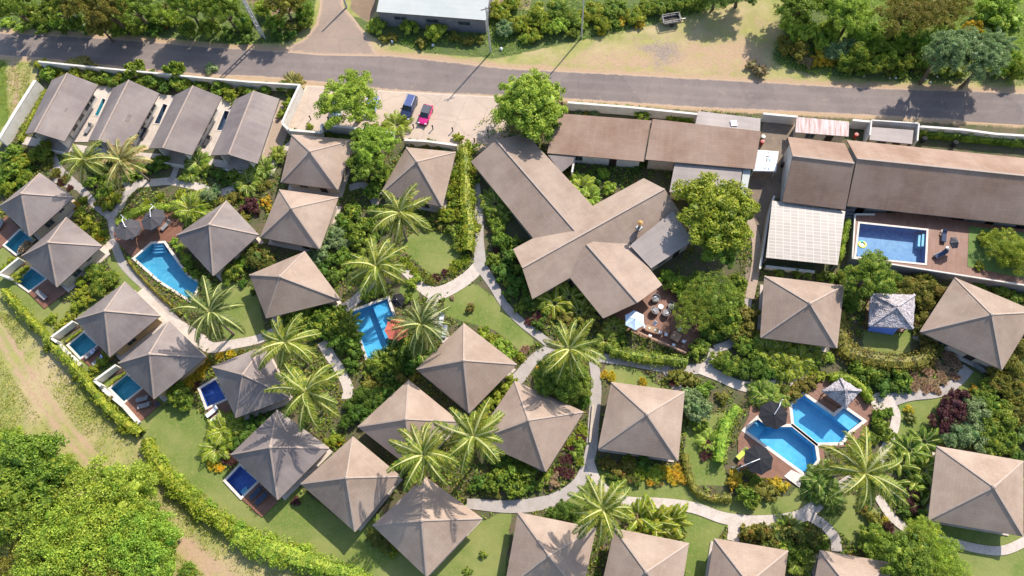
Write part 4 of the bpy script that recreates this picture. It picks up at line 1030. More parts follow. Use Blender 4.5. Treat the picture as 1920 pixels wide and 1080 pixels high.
# ------------------------------------------------------------------ foliage geometry
def mesh_arrays(name, V, Fq, mats, mi=None):
    me = bpy.data.meshes.new(name)
    n = len(V); m = len(Fq)
    me.vertices.add(n); me.vertices.foreach_set('co', np.asarray(V, np.float32).ravel())
    me.loops.add(m * 4); me.loops.foreach_set('vertex_index', np.asarray(Fq, np.int32).ravel())
    me.polygons.add(m); me.polygons.foreach_set('loop_start', np.arange(0, m * 4, 4, dtype=np.int32))
    for x in mats: me.materials.append(x)
    if mi is not None: me.polygons.foreach_set('material_index', np.asarray(mi, np.int32))
    me.update(calc_edges=True); me.validate(); return me
def leaves(rng, pos, nrm, size, aspect=.5, droop=.25, spread=.7):
    """folded diamond leaves: V (n*4,3)"""
    n = len(pos)
    d = rng.normal(size=(n, 3)); nn = nrm + spread * rng.normal(size=(n, 3)); nn /= np.linalg.norm(nn, axis=1)[:, None]
    d -= (d * nn).sum(1)[:, None] * nn; d /= np.linalg.norm(d, axis=1)[:, None] + 1e-9
    s = np.cross(nn, d); L = (size * rng.uniform(.7, 1.35, n))[:, None]
    a = pos - d * L * .5; c = pos + d * L * .5 - nn * L * droop; b = pos + s * L * aspect * .5 - nn * L * .06; e = pos - s * L * aspect * .5 - nn * L * .06
    return np.stack([a, b, c, e], 1).reshape(-1, 3)
def quads(n, base=0): return (np.arange(n * 4).reshape(-1, 4) + base)
ICO = None
def ico():
    global ICO
    if ICO is None:
        bm = bmesh.new(); bmesh.ops.create_icosphere(bm, subdivisions=2, radius=1)
        ICO = (np.array([v.co[:] for v in bm.verts]), np.array([[v.index for v in f.verts] for f in bm.faces])); bm.free()
    return ICO
def crown_mesh(name, seed, lumps, nleaf, lsize, mat, aspect=.55, core=.56, spread=.7, sub=0, fill=.3):
    """lumps: (x,y,z,r, squash). sub: each lump gets smaller sub-lumps for light and dark clumps"""
    rng = np.random.default_rng(seed); L = np.array(lumps, float)
    if sub:
        out = []
        for x, y, z, r, q in L:
            for k in range(sub):
                v = rng.normal(size=3); v[2] = abs(v[2]) * .9 - .12; v /= np.linalg.norm(v); rr = r * rng.uniform(.3, .48)
                out.append((x + v[0] * r * .78, y + v[1] * r * .78, z + v[2] * r * .78 * q, rr, .8))
        S = np.array(out)
    else: S = L
    w = S[:, 3] ** 2; idx = rng.choice(len(S), nleaf, p=w / w.sum())
    v = rng.normal(size=(nleaf, 3)); v[:, 2] = np.where(rng.random(nleaf) < .62, np.abs(v[:, 2]), v[:, 2]); v /= np.linalg.norm(v, axis=1)[:, None]
    rad = rng.uniform(.72, 1.06, nleaf); inner = rng.random(nleaf) < fill; rad[inner] = rng.uniform(.4, .8, inner.sum())
    pos = S[idx, :3] + v * (rad * S[idx, 3])[:, None] * np.stack([np.ones(nleaf), np.ones(nleaf), S[idx, 4]], 1)
    V = leaves(rng, pos, v + np.array([0, 0, .45]), lsize, aspect, spread=spread); Fq = [quads(nleaf)]
    iv, it = ico(); VV = [V]; b = len(V)
    for x, y, z, r, q in L:  # solid inner cores added to block light through the leaves
        jit = 1 + .18 * np.sin(iv * 5.3 + seed).sum(1) / 2
        VV.append(iv * jit[:, None] * r * core * np.array([1, 1, q]) + np.array([x, y, z]))
        Fq.append(np.concatenate([it, it[:, 2:3]], 1) + b); b += len(iv)
    V = np.concatenate(VV); Fa = np.concatenate(Fq)
    me = bpy.data.meshes.new(name); me.from_pydata(V.tolist(), [], [tuple(f) if f[2] != f[3] else tuple(f[:3]) for f in Fa.tolist()]); me.materials.append(mat); me.update(); return me
def shrub_lumps(seed, n, R=1.0, h=.8):
    r = random.Random(seed); out = [(0, 0, h * .55, R * .62, .9)]
    for k in range(n):
        a = 2 * PI * k / n + r.uniform(-.4, .4); d = r.uniform(.38, .62) * R
        out.append((d * math.cos(a), d * math.sin(a), h * r.uniform(.32, .62), R * r.uniform(.3, .46), .9))
    return out
def tree_lumps(seed, n, R, hc, flat=.6):
    r = random.Random(seed); out = [(0, 0, hc, R * .5, .8)]
    for k in range(n):
        a = k * 2.39996 + r.uniform(-.3, .3); d = R * math.sqrt((k + .8) / n) * .78
        out.append((d * math.cos(a), d * math.sin(a), hc + R * flat * (.5 - (d / R) ** 2) * r.uniform(.6, 1.1), R * r.uniform(.22, .36), .8))
    return out
PROTO = {}
g0 = F['m']
for i in range(4):
    PROTO['shrub', i] = crown_mesh('crown', 10 + i, shrub_lumps(i, 5), 1300, .14, g0, sub=4)
    PROTO['small', i] = crown_mesh('crown', 30 + i, shrub_lumps(40 + i, 3), 330, .27, g0, .45)
    PROTO['big', i] = crown_mesh('crown', 50 + i, shrub_lumps(70 + i, 7, 1, .95), 3400, .09, g0, sub=7)
    PROTO['broad', i] = crown_mesh('crown', 90 + i, shrub_lumps(20 + i, 6), 620, .26, g0, .42, .55, sub=4, fill=.2)
for i in range(3):
    PROTO['tree', i] = crown_mesh('crown', 60 + i, tree_lumps(i, 17, 1, 1.15), 13000, .05, g0, .6, .45, sub=8)
    PROTO['airy', i] = crown_mesh('crown', 80 + i, tree_lumps(9 + i, 22, 1, 1.05, .45), 17000, .036, g0, .55, .3, 1.0, sub=8, fill=.4)
    PROTO['dome', i] = crown_mesh('crown', 66 + i, tree_lumps(5 + i, 21, 1, .95, .75), 14000, .055, g0, .65, .5, .5, sub=8)
def trunk_mesh(seed, R, hc, rt):
    r = random.Random(seed); mb = MB(); b = (r.uniform(-.08, .08), r.uniform(-.08, .08))
    mb.tube([(0, 0, -.05), (b[0] * .5, b[1] * .5, hc * .3), (b[0], b[1], hc * .62)], [rt * 1.35, rt, rt * .8], 8)
    for k in range(6):
        a = k * 1.05 + r.uniform(-.2, .2); d = R * r.uniform(.4, .62)
        mb.tube([(b[0], b[1], hc * .55), (d * .5 * math.cos(a), d * .5 * math.sin(a), hc * .8), (d * math.cos(a), d * math.sin(a), hc * 1.02)], [rt * .6, rt * .38, rt * .15], 6)
    o = mb.build('trunk', M['trunk']); me = o.data; bpy.data.objects.remove(o); return me
TRUNK = {'tree': trunk_mesh(1, 1, 1.05, .07), 'airy': trunk_mesh(2, 1, 1.0, .05), 'dome': trunk_mesh(3, 1, .85, .07)}
def stem_mesh():
    mb = MB()
    for k in range(4):
        a = k * 1.6; mb.tube([(0, 0, 0), (.12 * math.cos(a), .12 * math.sin(a), .25), (.35 * math.cos(a), .35 * math.sin(a), .5)], [.035, .028, .012], 5)
    o = mb.build('stem', M['trunk']); me = o.data; bpy.data.objects.remove(o); return me
STEM = stem_mesh()

# feather fronds
def frond_arrays(L, elev, curve, nl, ll, lw, seed, tw=.0):
    """one arching frond along +x; returns V, F, material index (0 leaf, 1 stem)"""
    rng = np.random.default_rng(seed); n = 14; p = [np.zeros(3)]; a = elev
    for k in range(n):
        a2 = a - curve * ((k + 1) / n) ** 1.3; p.append(p[-1] + np.array([math.cos(a2), 0, math.sin(a2)]) * L / n)
    p = np.array(p); p[:, 1] += tw * L * (np.linspace(0, 1, n + 1) ** 2)
    V = []; Q = []; mi = []
    w = np.linspace(.12, .02, n + 1) * (L / 4.6 + .2)
    for k in range(n):                                     # stem as a thin ridge, two faces
        for s in (-1, 1):
            b = len(V); V += [p[k] + (0, 0, .03), p[k + 1] + (0, 0, .02), p[k + 1] + (0, s * w[k + 1], 0), p[k] + (0, s * w[k], 0)]; Q.append([b, b + 1, b + 2, b + 3]); mi.append(1)
    for j in range(nl):
        t = .1 + .9 * (j + .5) / nl; f = t * n; k = min(int(f), n - 1); c = p[k] + (p[k + 1] - p[k]) * (f - k); d = (p[k + 1] - p[k]); d /= np.linalg.norm(d)
        prof = math.sin(PI * min(.97, t * .82 + .14)) ** .6
        for s in (-1, 1):
            l = ll * prof * rng.uniform(.82, 1.12); ang = .75 - .4 * t + rng.uniform(-.08, .08)
            out = d * math.cos(ang + .35) + np.array([0, s, 0]) * math.sin(ang + .35) ; out[2] -= .12 + .2 * rng.random()
            out /= np.linalg.norm(out); m_ = c + out * l * .55; tip = c + out * l + np.array([0, 0, -l * .28])
            e = d * lw * .5; b = len(V)
            V += [c - e * .5, m_ - e + (0, 0, .02), tip, m_ + e]; Q.append([b, b + 1, b + 2, b + 3]); mi.append(0)
    return np.array(V), np.array(Q), mi
FROND = {}
for i, (el, cu) in enumerate([(1.2, 1.0), (.95, 1.15), (.7, 1.3), (.45, 1.25), (.2, 1.15), (-.1, .95), (-.4, .7)]):
    for j in range(2):
        V, Q, mi = frond_arrays(4.9, el, cu, 38, .92, .15, i * 7 + j, (.1, -.12)[j]); FROND[i, j] = mesh_arrays('frond', V, Q, [F['y'], M['rachis']], mi)
PALMLEAF = {'a': foliage('palm_leaf', '3c5a18', '7e8a34', '968e48', .64, .32), 'b': foliage('palm_leaf_dark', '34481e', '5e6e36', '747444', .62, .3),
            'c': foliage('palm_leaf_dry', '485a24', '827e40', 'a4966a', .5, .3)}
def tuft_mesh(seed, n, L, nl, ll, lw, e0, e1, zb=.1, cl=.15):
    rng = random.Random(seed); Vs = []; Qs = []; ms = []; b = 0
    for k in range(n):
        el = e0 + (e1 - e0) * (k / max(n - 1, 1)) + rng.uniform(-.15, .15); V, Q, mi = frond_arrays(L * rng.uniform(.75, 1.1), el, rng.uniform(.9, 1.3), nl, ll, lw, seed * 50 + k, rng.uniform(-.15, .15))
        a = k * 2.39996; c, s = math.cos(a), math.sin(a); R = np.array([[c, -s, 0], [s, c, 0], [0, 0, 1]]); V = V @ R.T + np.array([c * cl, s * cl, zb])
        Vs.append(V); Qs.append(Q + b); ms += mi; b += len(V)
    return mesh_arrays('fronds', np.concatenate(Vs), np.concatenate(Qs), [F['m'], M['rachis']], ms)
def rosette_mesh(seed, n, L, w):
    rng = np.random.default_rng(seed); V = []
    for k in range(n):
        a = k * 2.39996; el = 1.35 - 1.3 * (k / n); l = L * rng.uniform(.8, 1.1); d = np.array([math.cos(a) * math.cos(el), math.sin(a) * math.cos(el), math.sin(el)]); s = np.array([-math.sin(a), math.cos(a), 0]) * w
        b = np.array([0, 0, .12]); m_ = b + d * l * .6; t = b + d * l - np.array([0, 0, l * .22]); V += [b, m_ + s, t, m_ - s]
    return mesh_arrays('leaf_rosette', np.array(V), quads(n), [F['Y']])
for i in range(3):
    PROTO['areca', i] = tuft_mesh(3 + i, 26, 1.25, 15, .42, .10, 1.35, .15)
    PROTO['banana', i] = tuft_mesh(13 + i, 13, 1.25, 9, .30, .26, 1.25, .1)
    V, Q, _ = (None, None, None)
    PROTO['spiky', i] = rosette_mesh(i, 60, 1.0, .085)
def cluster_mesh(seed, k, w):
    rng = random.Random(seed); base = [PROTO['spiky', i] for i in range(3)]; Vs = []; n = 0
    for j in range(k):
        me = base[j % 3]; A = np.empty(len(me.vertices) * 3, np.float32); me.vertices.foreach_get('co', A); A = A.reshape(-1, 3) * rng.uniform(.35, .55)
        a = j * 2.4; d = .62 * math.sqrt(j / k); Vs.append(A + np.array([d * math.cos(a), d * math.sin(a), rng.uniform(0, .45)]))
    V = np.concatenate(Vs); return mesh_arrays('leaf_rosettes', V, quads(len(V) // 4), [F['Y']])
for i in range(3): PROTO['croton', i] = cluster_mesh(i, 9, .1)

def setmat(o, mat, slot=0):
    o.material_slots[slot].link = 'OBJECT'; o.material_slots[slot].material = mat
def hedge(px, w, h, mat, label, z=0, name='hedge', dens=70, ls=.3, ragged=.25, cat='hedge'):
    """a clipped or ragged row hedge following pixels, w wide and h high"""
    P = catmull([Vector(G(x, y, h * .8)) for x, y in px], 8); seed = int(px[0][0]) + 7; rng = np.random.default_rng(seed)
    ws = w if hasattr(w, '__len__') else [w, w]
    L = [0]
    for a, b in zip(P[:-1], P[1:]): L.append(L[-1] + (b - a).length)
    T_ = L[-1]; n = int(T_ * dens * (np.mean(ws) + h) / 3.2); t = rng.uniform(0, T_, n); Lp = np.array(L); Pn = np.array([tuple(p) for p in P]); i = np.clip(np.searchsorted(Lp, t) - 1, 0, len(P) - 2)
    f = ((t - Lp[i]) / (Lp[i + 1] - Lp[i] + 1e-9))[:, None]; c = Pn[i] * (1 - f) + Pn[i + 1] * f; d = Pn[i + 1] - Pn[i]; d /= np.linalg.norm(d, axis=1)[:, None]; nn = np.stack([-d[:, 1], d[:, 0]], 1)
    wl = np.interp(t / T_, np.linspace(0, 1, len(ws)), ws)
    lump = 1 + ragged * (np.sin(t * 1.9 + seed) * .5 + np.sin(t * 4.3) * .35) ; hl = h * (1 + ragged * .6 * np.sin(t * 2.7 + 1 + seed))
    a = rng.uniform(0, PI, n); ex = 2.6; cx = np.sign(np.cos(a)) * np.abs(np.cos(a)) ** (2 / ex); cz = np.abs(np.sin(a)) ** (2 / ex)
    k = rng.uniform(.8, 1.08, n); off = cx * wl / 2 * lump * k; zz = .05 + cz * hl * k
    pos = np.stack([c[:, 0] + nn[:, 0] * off, c[:, 1] + nn[:, 1] * off, zz + z], 1)
    nrm = np.stack([nn[:, 0] * np.cos(a), nn[:, 1] * np.cos(a), np.sin(a)], 1)
    root = empty(name, (float(Pn[:, 0].mean()), float(Pn[:, 1].mean()), z), 0, label, cat)
    V = leaves(rng, pos, nrm, ls, .55); V -= np.array(root.location)
    me = mesh_arrays('foliage', V, quads(n), [mat]); o = bpy.data.objects.new('foliage', me); link(o); o.parent = root
    # added solid core in leaf colour, keeps the hedge opaque along the same run
    mb = MB(); prev = None
    for q, p in enumerate(P):
        dd = (P[min(q + 1, len(P) - 1)] - P[max(q - 1, 0)]).normalized(); m_ = Vector((-dd.y, dd.x)); wq = np.interp(q / (len(P) - 1), np.linspace(0, 1, len(ws)), ws) * .3; row = [Vector((p.x + m_.x * s * wq, p.y + m_.y * s * wq, z + zz_)) for s, zz_ in ((-1, .02), (-.85, h * .7), (0, h * .82), (.85, h * .7), (1, .02))]
        if prev:
            for e in range(4): mb.face([prev[e], row[e], row[e + 1], prev[e + 1]])
        prev = row
    mb.build('opaque_core', [mat], root)
    return root

# ------------------------------------------------------------------ planting
LAND = [(115,200,'leftmost gabled villa'),(230,215,'second gabled villa'),(350,230,'third gabled villa'),(465,240,'rightmost gabled villa'),
 (65,380,'far-left grey bungalow'),(112,470,'single-lounger bungalow'),(215,600,'towelled-lounger bungalow'),(300,675,'palm-shadowed grey bungalow'),(470,715,'white-lounger bungalow'),
 (525,850,'navy-lounger bungalow'),(660,905,'pale bungalow by lower palms'),(800,990,'bungalow below the lower palms'),(875,690,'sharply peaked bungalow'),(765,770,'tucked-under bungalow'),
 (1005,800,'bungalow left of upright path'),(1205,790,'bungalow right of upright path'),(1030,1035,'bottom bungalow left of low palm'),(1210,1060,'bottom bungalow right of low palm'),
 (1400,1060,'bungalow under orange-flecked bed'),(1590,1065,'bottom bungalow by the path stub'),(1845,920,'lower right bungalow'),(1830,610,'right-edge bungalow with steps'),(1505,585,'bungalow beside the larger gazebo'),
 (600,305,'tan bungalow nearest the cars'),(565,410,'second tan bungalow from the cars'),(785,330,'tan bungalow by tall hedge'),(550,530,'tan bungalow above central pool'),(410,445,'bungalow by the kite-shaped pool'),
 (1000,360,'main house left wing'),(1130,470,'main house'),(1120,255,'service wing'),(1320,265,'service block'),(1545,325,'shorter guest block'),(1760,350,'long guest wing'),(1510,430,'pale sheet pergola'),
 (1675,455,'rectangular pool'),(1672,583,'larger thatched gazebo'),(1577,737,'smaller thatched gazebo'),(1495,820,'twin pools'),(310,505,'kite-shaped pool'),(705,615,'central pool'),(280,430,'deck with charcoal umbrellas'),
 (1225,610,'restaurant deck'),(820,45,'pale-roofed warehouse'),(780,205,'parked cars'),(620,60,'side road'),(990,190,'round lime-green tree'),(1270,40,'small open trailer'),(478,35,'ladder-like pylon'),
 (930,440,'path by the main house'),(855,560,'white Y-shaped path'),(1110,640,'palm by the restaurant'),(130,820,'dirt track'),(1620,890,'palm below the twin pools'),(1345,400,'big round tree in the yard')]
def D(*a): return a
# type letter: s small, h shrub, B big shrub, b broad-leaved, a areca, n banana, c croton, t tree, v airy tree, o dome tree
PLANTS = []
def add(kind, col, items):
    for it in items: PLANTS.append((kind, col, it[0], it[1], it[2]))
# strip above the road, left
add('t','m',[(30,12,3.2),(108,12,3.2),(250,8,3.6),(352,14,3.2),(392,18,2.8),(425,22,3.0)]); add('t','k',[(158,2,3.6),(205,14,3.8),(535,10,2.8),(188,48,2.4)])
add('B','m',[(62,28,2.3),(135,38,2.3),(255,46,2.1),(288,22,2.4),(388,52,2.3),(458,38,2.2),(512,42,2.1),(566,14,2.5),(220,44,2.3),(350,50,2.1),(575,38,1.6)])
add('B','l',[(100,36,1.8),(318,30,2.0),(490,14,1.8)]); add('h','d',[(75,48,1.7),(160,54,1.5),(290,52,1.7),(425,60,1.8),(462,66,1.7),(520,64,1.5),(545,62,1.4),(120,50,1.4)])
add('h','o',[(318,10,1.8),(312,42,1.3),(548,44,1.9)]); add('c','Y',[(332,34,1.0),(560,50,.9)]); add('h','l',[(12,40,1.4),(38,50,1.3)])
# above the road, middle
add('b','l',[(704,48,1.9)]); add('B','l',[(766,48,2.0),(814,58,2.2)]); add('h','k',[(735,66,1.3),(790,78,1.2),(852,68,1.3),(878,76,1.3),(720,72,1.0),(900,72,1.1)]); add('B','b',[(945,54,2.0)])
add('B','y',[(938,16,2.5),(975,44,2.2),(1008,28,2.6),(1030,50,1.9),(1000,64,1.7),(1112,18,2.4),(1128,42,1.8),(1190,26,2.1),(1215,12,2.0),(960,4,2.2)]); add('B','m',[(1045,12,2.4),(1072,32,2.2),(1150,12,2.6),(1240,8,2.3),(1275,2,2.3),(1310,-2,2.2),(1150,38,1.5),(1075,60,1.3)])
add('h','Y',[(1165,34,1.4),(1200,44,1.1),(1128,60,.9)]); add('B','l',[(1048,46,2.0),(985,70,1.4),(1090,44,1.4)]); add('t','d',[(1345,-12,3.0),(1390,-20,3.4)])
# wood at the top right
add('t','m',[(1492,6,3.8),(1525,-12,4.0)]); add('t','l',[(1575,8,4.0),(1595,30,3.0)]); add('b','l',[(1505,50,3.6),(1540,66,2.6)]); add('B','k',[(1478,78,2.3),(1500,92,2.0)]); add('B','l',[(1560,52,2.2)])
add('h','g',[(1500,104,1.6),(1518,112,1.5),(1425,132,1.6),(1412,120,1.2)]); add('h','Y',[(1540,104,1.7),(1556,114,1.2),(1530,116,1.2)]); add('B','b',[(1572,92,2.4),(1592,84,1.8)]); add('B','m',[(1612,104,2.4),(1640,118,2.2),(1588,118,1.8),(1668,112,2.0),(1700,114,1.8),(1738,108,2.0),(1905,128,2.0)]); add('h','l',[(1640,86,1.7),(1670,88,1.8),(1700,86,1.6),(1730,92,1.6),(1625,40,1.6),(1650,50,1.8),(1672,60,1.5),(1850,62,1.7),(1840,80,1.4),(1880,44,1.7),(1905,36,1.8),(1870,90,1.3)])
add('h','o',[(1665,128,1.5),(1722,124,1.6),(1745,126,1.6),(1705,98,1.4)]); add('t','b',[(1762,108,3.4),(1808,92,3.4),(1840,118,3.2),(1858,98,2.6)]); add('B','l',[(1880,124,1.9),(1618,60,2.4),(1645,72,2.0),(1900,106,1.6),(1700,66,2.0),(1735,72,2.2),(1780,60,2.0),(1860,18,3.0),(1880,2,3.2)])
add('v','k',[(1700,22,4.2),(1745,12,4.2),(1790,4,3.4)]); add('B','Y',[(1822,52,2.0)]); add('n','b',[(1878,70,2.2)]); add('h','m',[(1800,132,1.7),(1770,134,1.5),(1690,134,1.4),(1620,130,1.5)])
# between road and villas
add('h','y',[(74,116,1.5),(110,128,1.2),(430,176,1.5),(540,192,1.3),(528,212,1.1),(455,166,1.2)]); add('b','m',[(90,138,1.7),(253,124,2.3),(284,144,2.1),(322,128,2.2),(332,150,2.1),(410,160,1.7),(195,140,1.5),(500,164,1.4),(528,160,1.4)])
add('a','k',[(150,114,1.3),(165,130,1.3),(130,118,1.0),(548,148,1.3)]); add('h','m',[(212,150,1.5),(180,148,1.4),(235,150,1.5),(470,172,1.4),(398,178,1.2),(385,160,1.2),(440,190,1.2),(490,178,1.1),(545,172,1.1)]); add('h','d',[(305,160,1.6),(358,168,1.3)]); add('s','b',[(393,126,1.4)]); add('c','Y',[(98,142,.9),(176,126,.9)])
# left block around the first bungalow
add('b','m',[(15,285,2.2),(70,288,1.9),(20,318,2.0),(0,335,1.9)]); add('B','y',[(42,300,1.9),(45,332,1.6),(10,352,1.5),(82,272,1.4)]); add('h','d',[(0,305,1.7),(50,318,1.3),(30,345,1.2)]); add('c','o',[(86,306,1.2),(104,322,1.1),(120,334,1.0),(92,288,1.0),(16,366,.9)]); add('h','Y',[(36,322,.9),(6,340,.8)])
add('c','r',[(112,342,.8),(130,350,.7)]); add('h','m',[(202,342,2.2),(188,362,1.7),(240,326,1.6),(262,318,1.4),(300,302,1.7),(170,340,1.2),(182,322,1.3)]); add('h','y',[(214,372,1.4),(150,395,1.1),(164,410,1.0),(178,424,1.1),(200,384,1.2)]); add('c','y',[(158,424,.9),(176,442,.9),(190,436,.8),(156,374,.8)])
add('h','k',[(192,376,1.3),(146,412,1.0)]); add('c','Y',[(142,384,.9),(186,446,.8),(170,452,.7)]); add('s','Y',[(97,421,.8)]); add('s','p',[(47,462,1.5)])
# in front of the villas
add('a','m',[(366,300,1.7),(462,338,1.8),(492,312,1.5),(356,322,1.3),(478,322,1.3)]); add('h','m',[(385,316,1.5),(435,328,1.5),(345,332,1.2),(452,350,1.2),(520,296,1.2)]); add('h','d',[(408,326,1.5),(282,312,1.4),(425,340,1.1)]); add('B','b',[(388,366,1.6),(404,356,1.3)]); add('h','r',[(470,382,1.5),(455,392,1.0),(480,394,1.0)])
add('h','k',[(440,366,1.4),(418,378,1.3),(456,408,1.2)]); add('a','y',[(352,386,2.2),(374,372,1.4),(520,284,1.1)]); add('h','Y',[(498,376,1.0),(504,390,.8)]); add('c','y',[(300,368,.9),(336,362,1.0),(274,378,.8)]); add('s','k',[(490,352,1.0),(500,344,.9)])
# left bungalow gardens
add('B','m',[(176,506,1.7),(202,520,1.9),(186,540,1.6),(330,738,2.2),(346,752,1.6)]); add('h','y',[(152,546,1.3),(160,562,1.2),(142,574,1.2),(130,592,1.1),(112,608,1.0),(148,528,1.0),(96,596,1.0),(200,664,1.2),(214,654,1.2),(190,676,1.1),(176,690,1.0),(32,520,.9),(44,506,.8),(10,500,1.0),(20,488,.9)])
add('c','Y',[(350,706,1.2),(366,692,1.2),(382,680,1.1),(338,716,1.0),(358,714,1.0),(374,704,.9),(480,664,1.0),(432,664,.9),(410,668,.8)]); add('c','r',[(364,722,.9),(330,714,.8)]); add('c','o',[(394,676,.9),(450,662,.8),(222,650,.8)])
add('h','l',[(335,464,.9),(326,452,.8),(348,486,1.0)]); add('h','m',[(352,500,1.0),(366,512,1.0),(382,526,1.0),(396,534,.9),(342,478,.8)]); add('B','m',[(436,506,1.9),(452,488,1.7),(426,520,1.3)]); add('B','o',[(480,478,2.5),(500,492,1.6),(466,462,1.5)]); add('s','d',[(454,530,.9),(474,546,.7)])
add('a','y',[(415,806,1.9),(402,838,1.7),(432,794,1.5)]); add('c','Y',[(428,788,1.1),(396,868,1.0),(410,878,.8),(440,806,.9)]); add('h','d',[(458,812,1.6),(468,796,1.5),(494,788,1.4),(444,830,1.4)]); add('c','r',[(424,856,1.1),(436,866,.9)]); add('h','o',[(410,856,1.1)])
# centre
add('b','m',[(566,578,2.5),(602,598,2.3),(626,596,2.2),(642,618,1.9),(548,600,1.7),(656,640,1.9),(582,604,2.0)]); add('h','d',[(600,624,1.8),(632,640,1.7),(664,662,1.5),(660,684,1.3),(612,582,1.6)]); add('n','y',[(576,582,1.8),(610,606,1.8),(650,622,1.6),(654,600,1.4)]); add('h','y',[(530,586,1.2),(560,606,1.2)])
add('b','m',[(700,690,2.0),(735,676,2.1),(782,640,1.8)]); add('b','d',[(760,658,2.1),(770,682,1.8),(724,700,1.7)]); add('a','d',[(746,650,1.6),(790,662,1.4),(714,672,1.4)]); add('h','k',[(690,716,1.6),(722,716,1.6),(750,706,1.5),(704,736,1.5),(776,704,1.1)])
add('B','d',[(680,742,1.9),(700,756,1.9),(672,774,1.9),(722,738,1.7),(650,788,1.4),(690,780,1.4),(656,762,1.3),(742,726,1.2)]); add('h','m',[(720,538,1.2),(690,552,1.3),(706,545,1.1),(640,582,1.2),(764,560,1.0)]); add('h','l',[(772,530,1.2),(784,520,.9)]); add('c','Y',[(758,666,.7),(742,690,.7)])
add('B','b',[(598,468,1.9),(622,438,2.1),(586,486,1.6),(640,456,1.6)]); add('b','m',[(645,416,1.9),(662,398,1.7),(690,418,1.9),(672,448,1.9),(640,482,1.7),(660,432,1.6)]); add('h','d',[(606,506,1.6),(624,518,1.5),(618,486,1.3)]); add('h','m',[(632,512,1.4),(704,392,1.4),(680,470,1.4),(700,446,1.3),(652,500,1.2),(718,424,1.2)]); add('c','r',[(652,388,.9)]); add('c','o',[(640,500,.9),(672,520,.8)])
add('t','l',[(700,272,3.7)]); add('t','m',[(690,312,2.8)]); add('b','m',[(672,300,2.0),(722,330,2.0),(702,350,2.0)]); add('a','y',[(742,228,1.9)]); add('h','y',[(724,240,1.4),(704,238,1.3),(880,276,1.6),(860,256,1.1)]); add('h','k',[(770,266,1.1),(800,270,1.0),(820,276,1.0),(640,258,1.0),(620,256,.9)]); add('h','b',[(812,268,.9),(836,282,.9)]); add('s','y',[(580,236,.8)])
add('B','y',[(852,322,1.6),(842,360,1.5),(838,402,1.7)]); add('h','m',[(846,430,1.4),(856,456,1.3),(850,382,1.2)]); add('h','o',[(812,410,1.3),(800,420,1.0),(826,424,.9)]); add('c','y',[(764,496,.9),(776,508,.8),(754,488,.8),(858,494,1.1),(872,486,1.0),(848,504,.8)]); add('c','o',[(790,514,.8),(804,524,.9),(850,512,.8)]); add('c','r',[(818,520,.8),(834,512,.7)])
# beds left of the main house
add('a','m',[(928,376,1.9),(938,398,1.5),(1012,560,1.5)]); add('b','m',[(932,424,1.6),(944,450,1.7),(920,406,1.2)]); add('h','d',[(956,480,1.7),(944,510,1.8),(970,530,2.0),(990,560,1.8),(1000,530,1.6),(958,548,1.4),(1010,606,1.2)]); add('h','m',[(926,486,1.3),(976,504,1.5),(965,452,1.3),(952,528,1.2),(976,576,1.2),(1020,580,1.3)])
add('c','r',[(1008,590,1.2),(930,470,.7),(992,602,.8)]); add('n','y',[(1040,564,2.0),(1068,552,1.9),(1086,580,1.8),(1104,574,1.4),(1026,546,1.4)]); add('c','o',[(1032,590,1.1),(1052,580,.9)]); add('h','k',[(1112,598,1.4),(1090,600,1.3),(1064,596,1.4),(1130,618,1.2)]); add('a','m',[(1152,612,1.4),(1136,636,1.3)])
add('a','l',[(1090,346,1.7),(1104,366,1.5)]); add('h','l',[(1078,330,1.3),(1098,386,1.1)]); add('b','l',[(1130,322,1.2),(1142,352,1.4)]); add('h','d',[(1106,322,1.0),(1192,316,.9),(1122,338,1.0),(1200,306,.8)]); add('s','b',[(1115,212,.9),(1085,212,.8)]); add('B','l',[(1203,214,1.5)]); add('h','k',[(1098,214,.8)])
# trees of the yard and restaurant side
add('o','l',[(996,190,5.5)]); add('h','r',[(1048,200,1.3)]); add('t','d',[(1010,238,3.0)]); add('o','y',[(1345,395,5.5)]); add('t','m',[(1348,455,3.4)]); add('v','m',[(1335,548,3.4),(1300,585,2.8)]); add('b','l',[(1268,528,1.9),(1250,518,1.5),(1286,550,1.9)]); add('B','m',[(1372,560,2.5),(1368,598,2.5),(1340,602,2.2),(1300,534,2.0),(1385,530,1.8)])
add('h','k',[(1400,590,1.8),(1408,618,1.9),(1380,622,1.8),(1416,640,1.6)]); add('B','m',[(1402,652,2.0),(1375,682,1.9),(1350,672,1.5)]); add('B','d',[(1398,692,1.8),(1422,682,1.9),(1440,698,1.4),(1328,618,1.5),(1345,628,1.3)]); add('a','y',[(1442,652,1.9),(1470,656,1.8),(1500,672,1.7),(1520,655,1.4),(1480,684,1.6)]); add('h','m',[(1305,658,1.5),(1318,644,1.3),(1450,690,1.5),(1470,702,1.3),(1530,680,1.2)])
add('b','m',[(1150,650,1.3),(1166,636,1.1)]); add('s','l',[(1556,670,1.1)]); add('s','k',[(1355,746,1.2)]); add('B','b',[(1305,765,2.6),(1298,745,1.8)]); add('h','m',[(1320,728,1.6),(1300,738,1.2),(1312,794,1.4)]); add('h','k',[(1278,706,1.5),(1262,704,1.1),(1296,712,1.2)]); add('c','r',[(1262,716,.7),(1288,722,.7)])
add('o','m',[(1048,706,3.1),(1074,716,2.6)]); add('c','d',[(1090,746,1.5)]); add('s','Y',[(1012,690,.7)]); add('c','Y',[(1146,706,.9),(1206,716,.8),(1134,702,.7)])
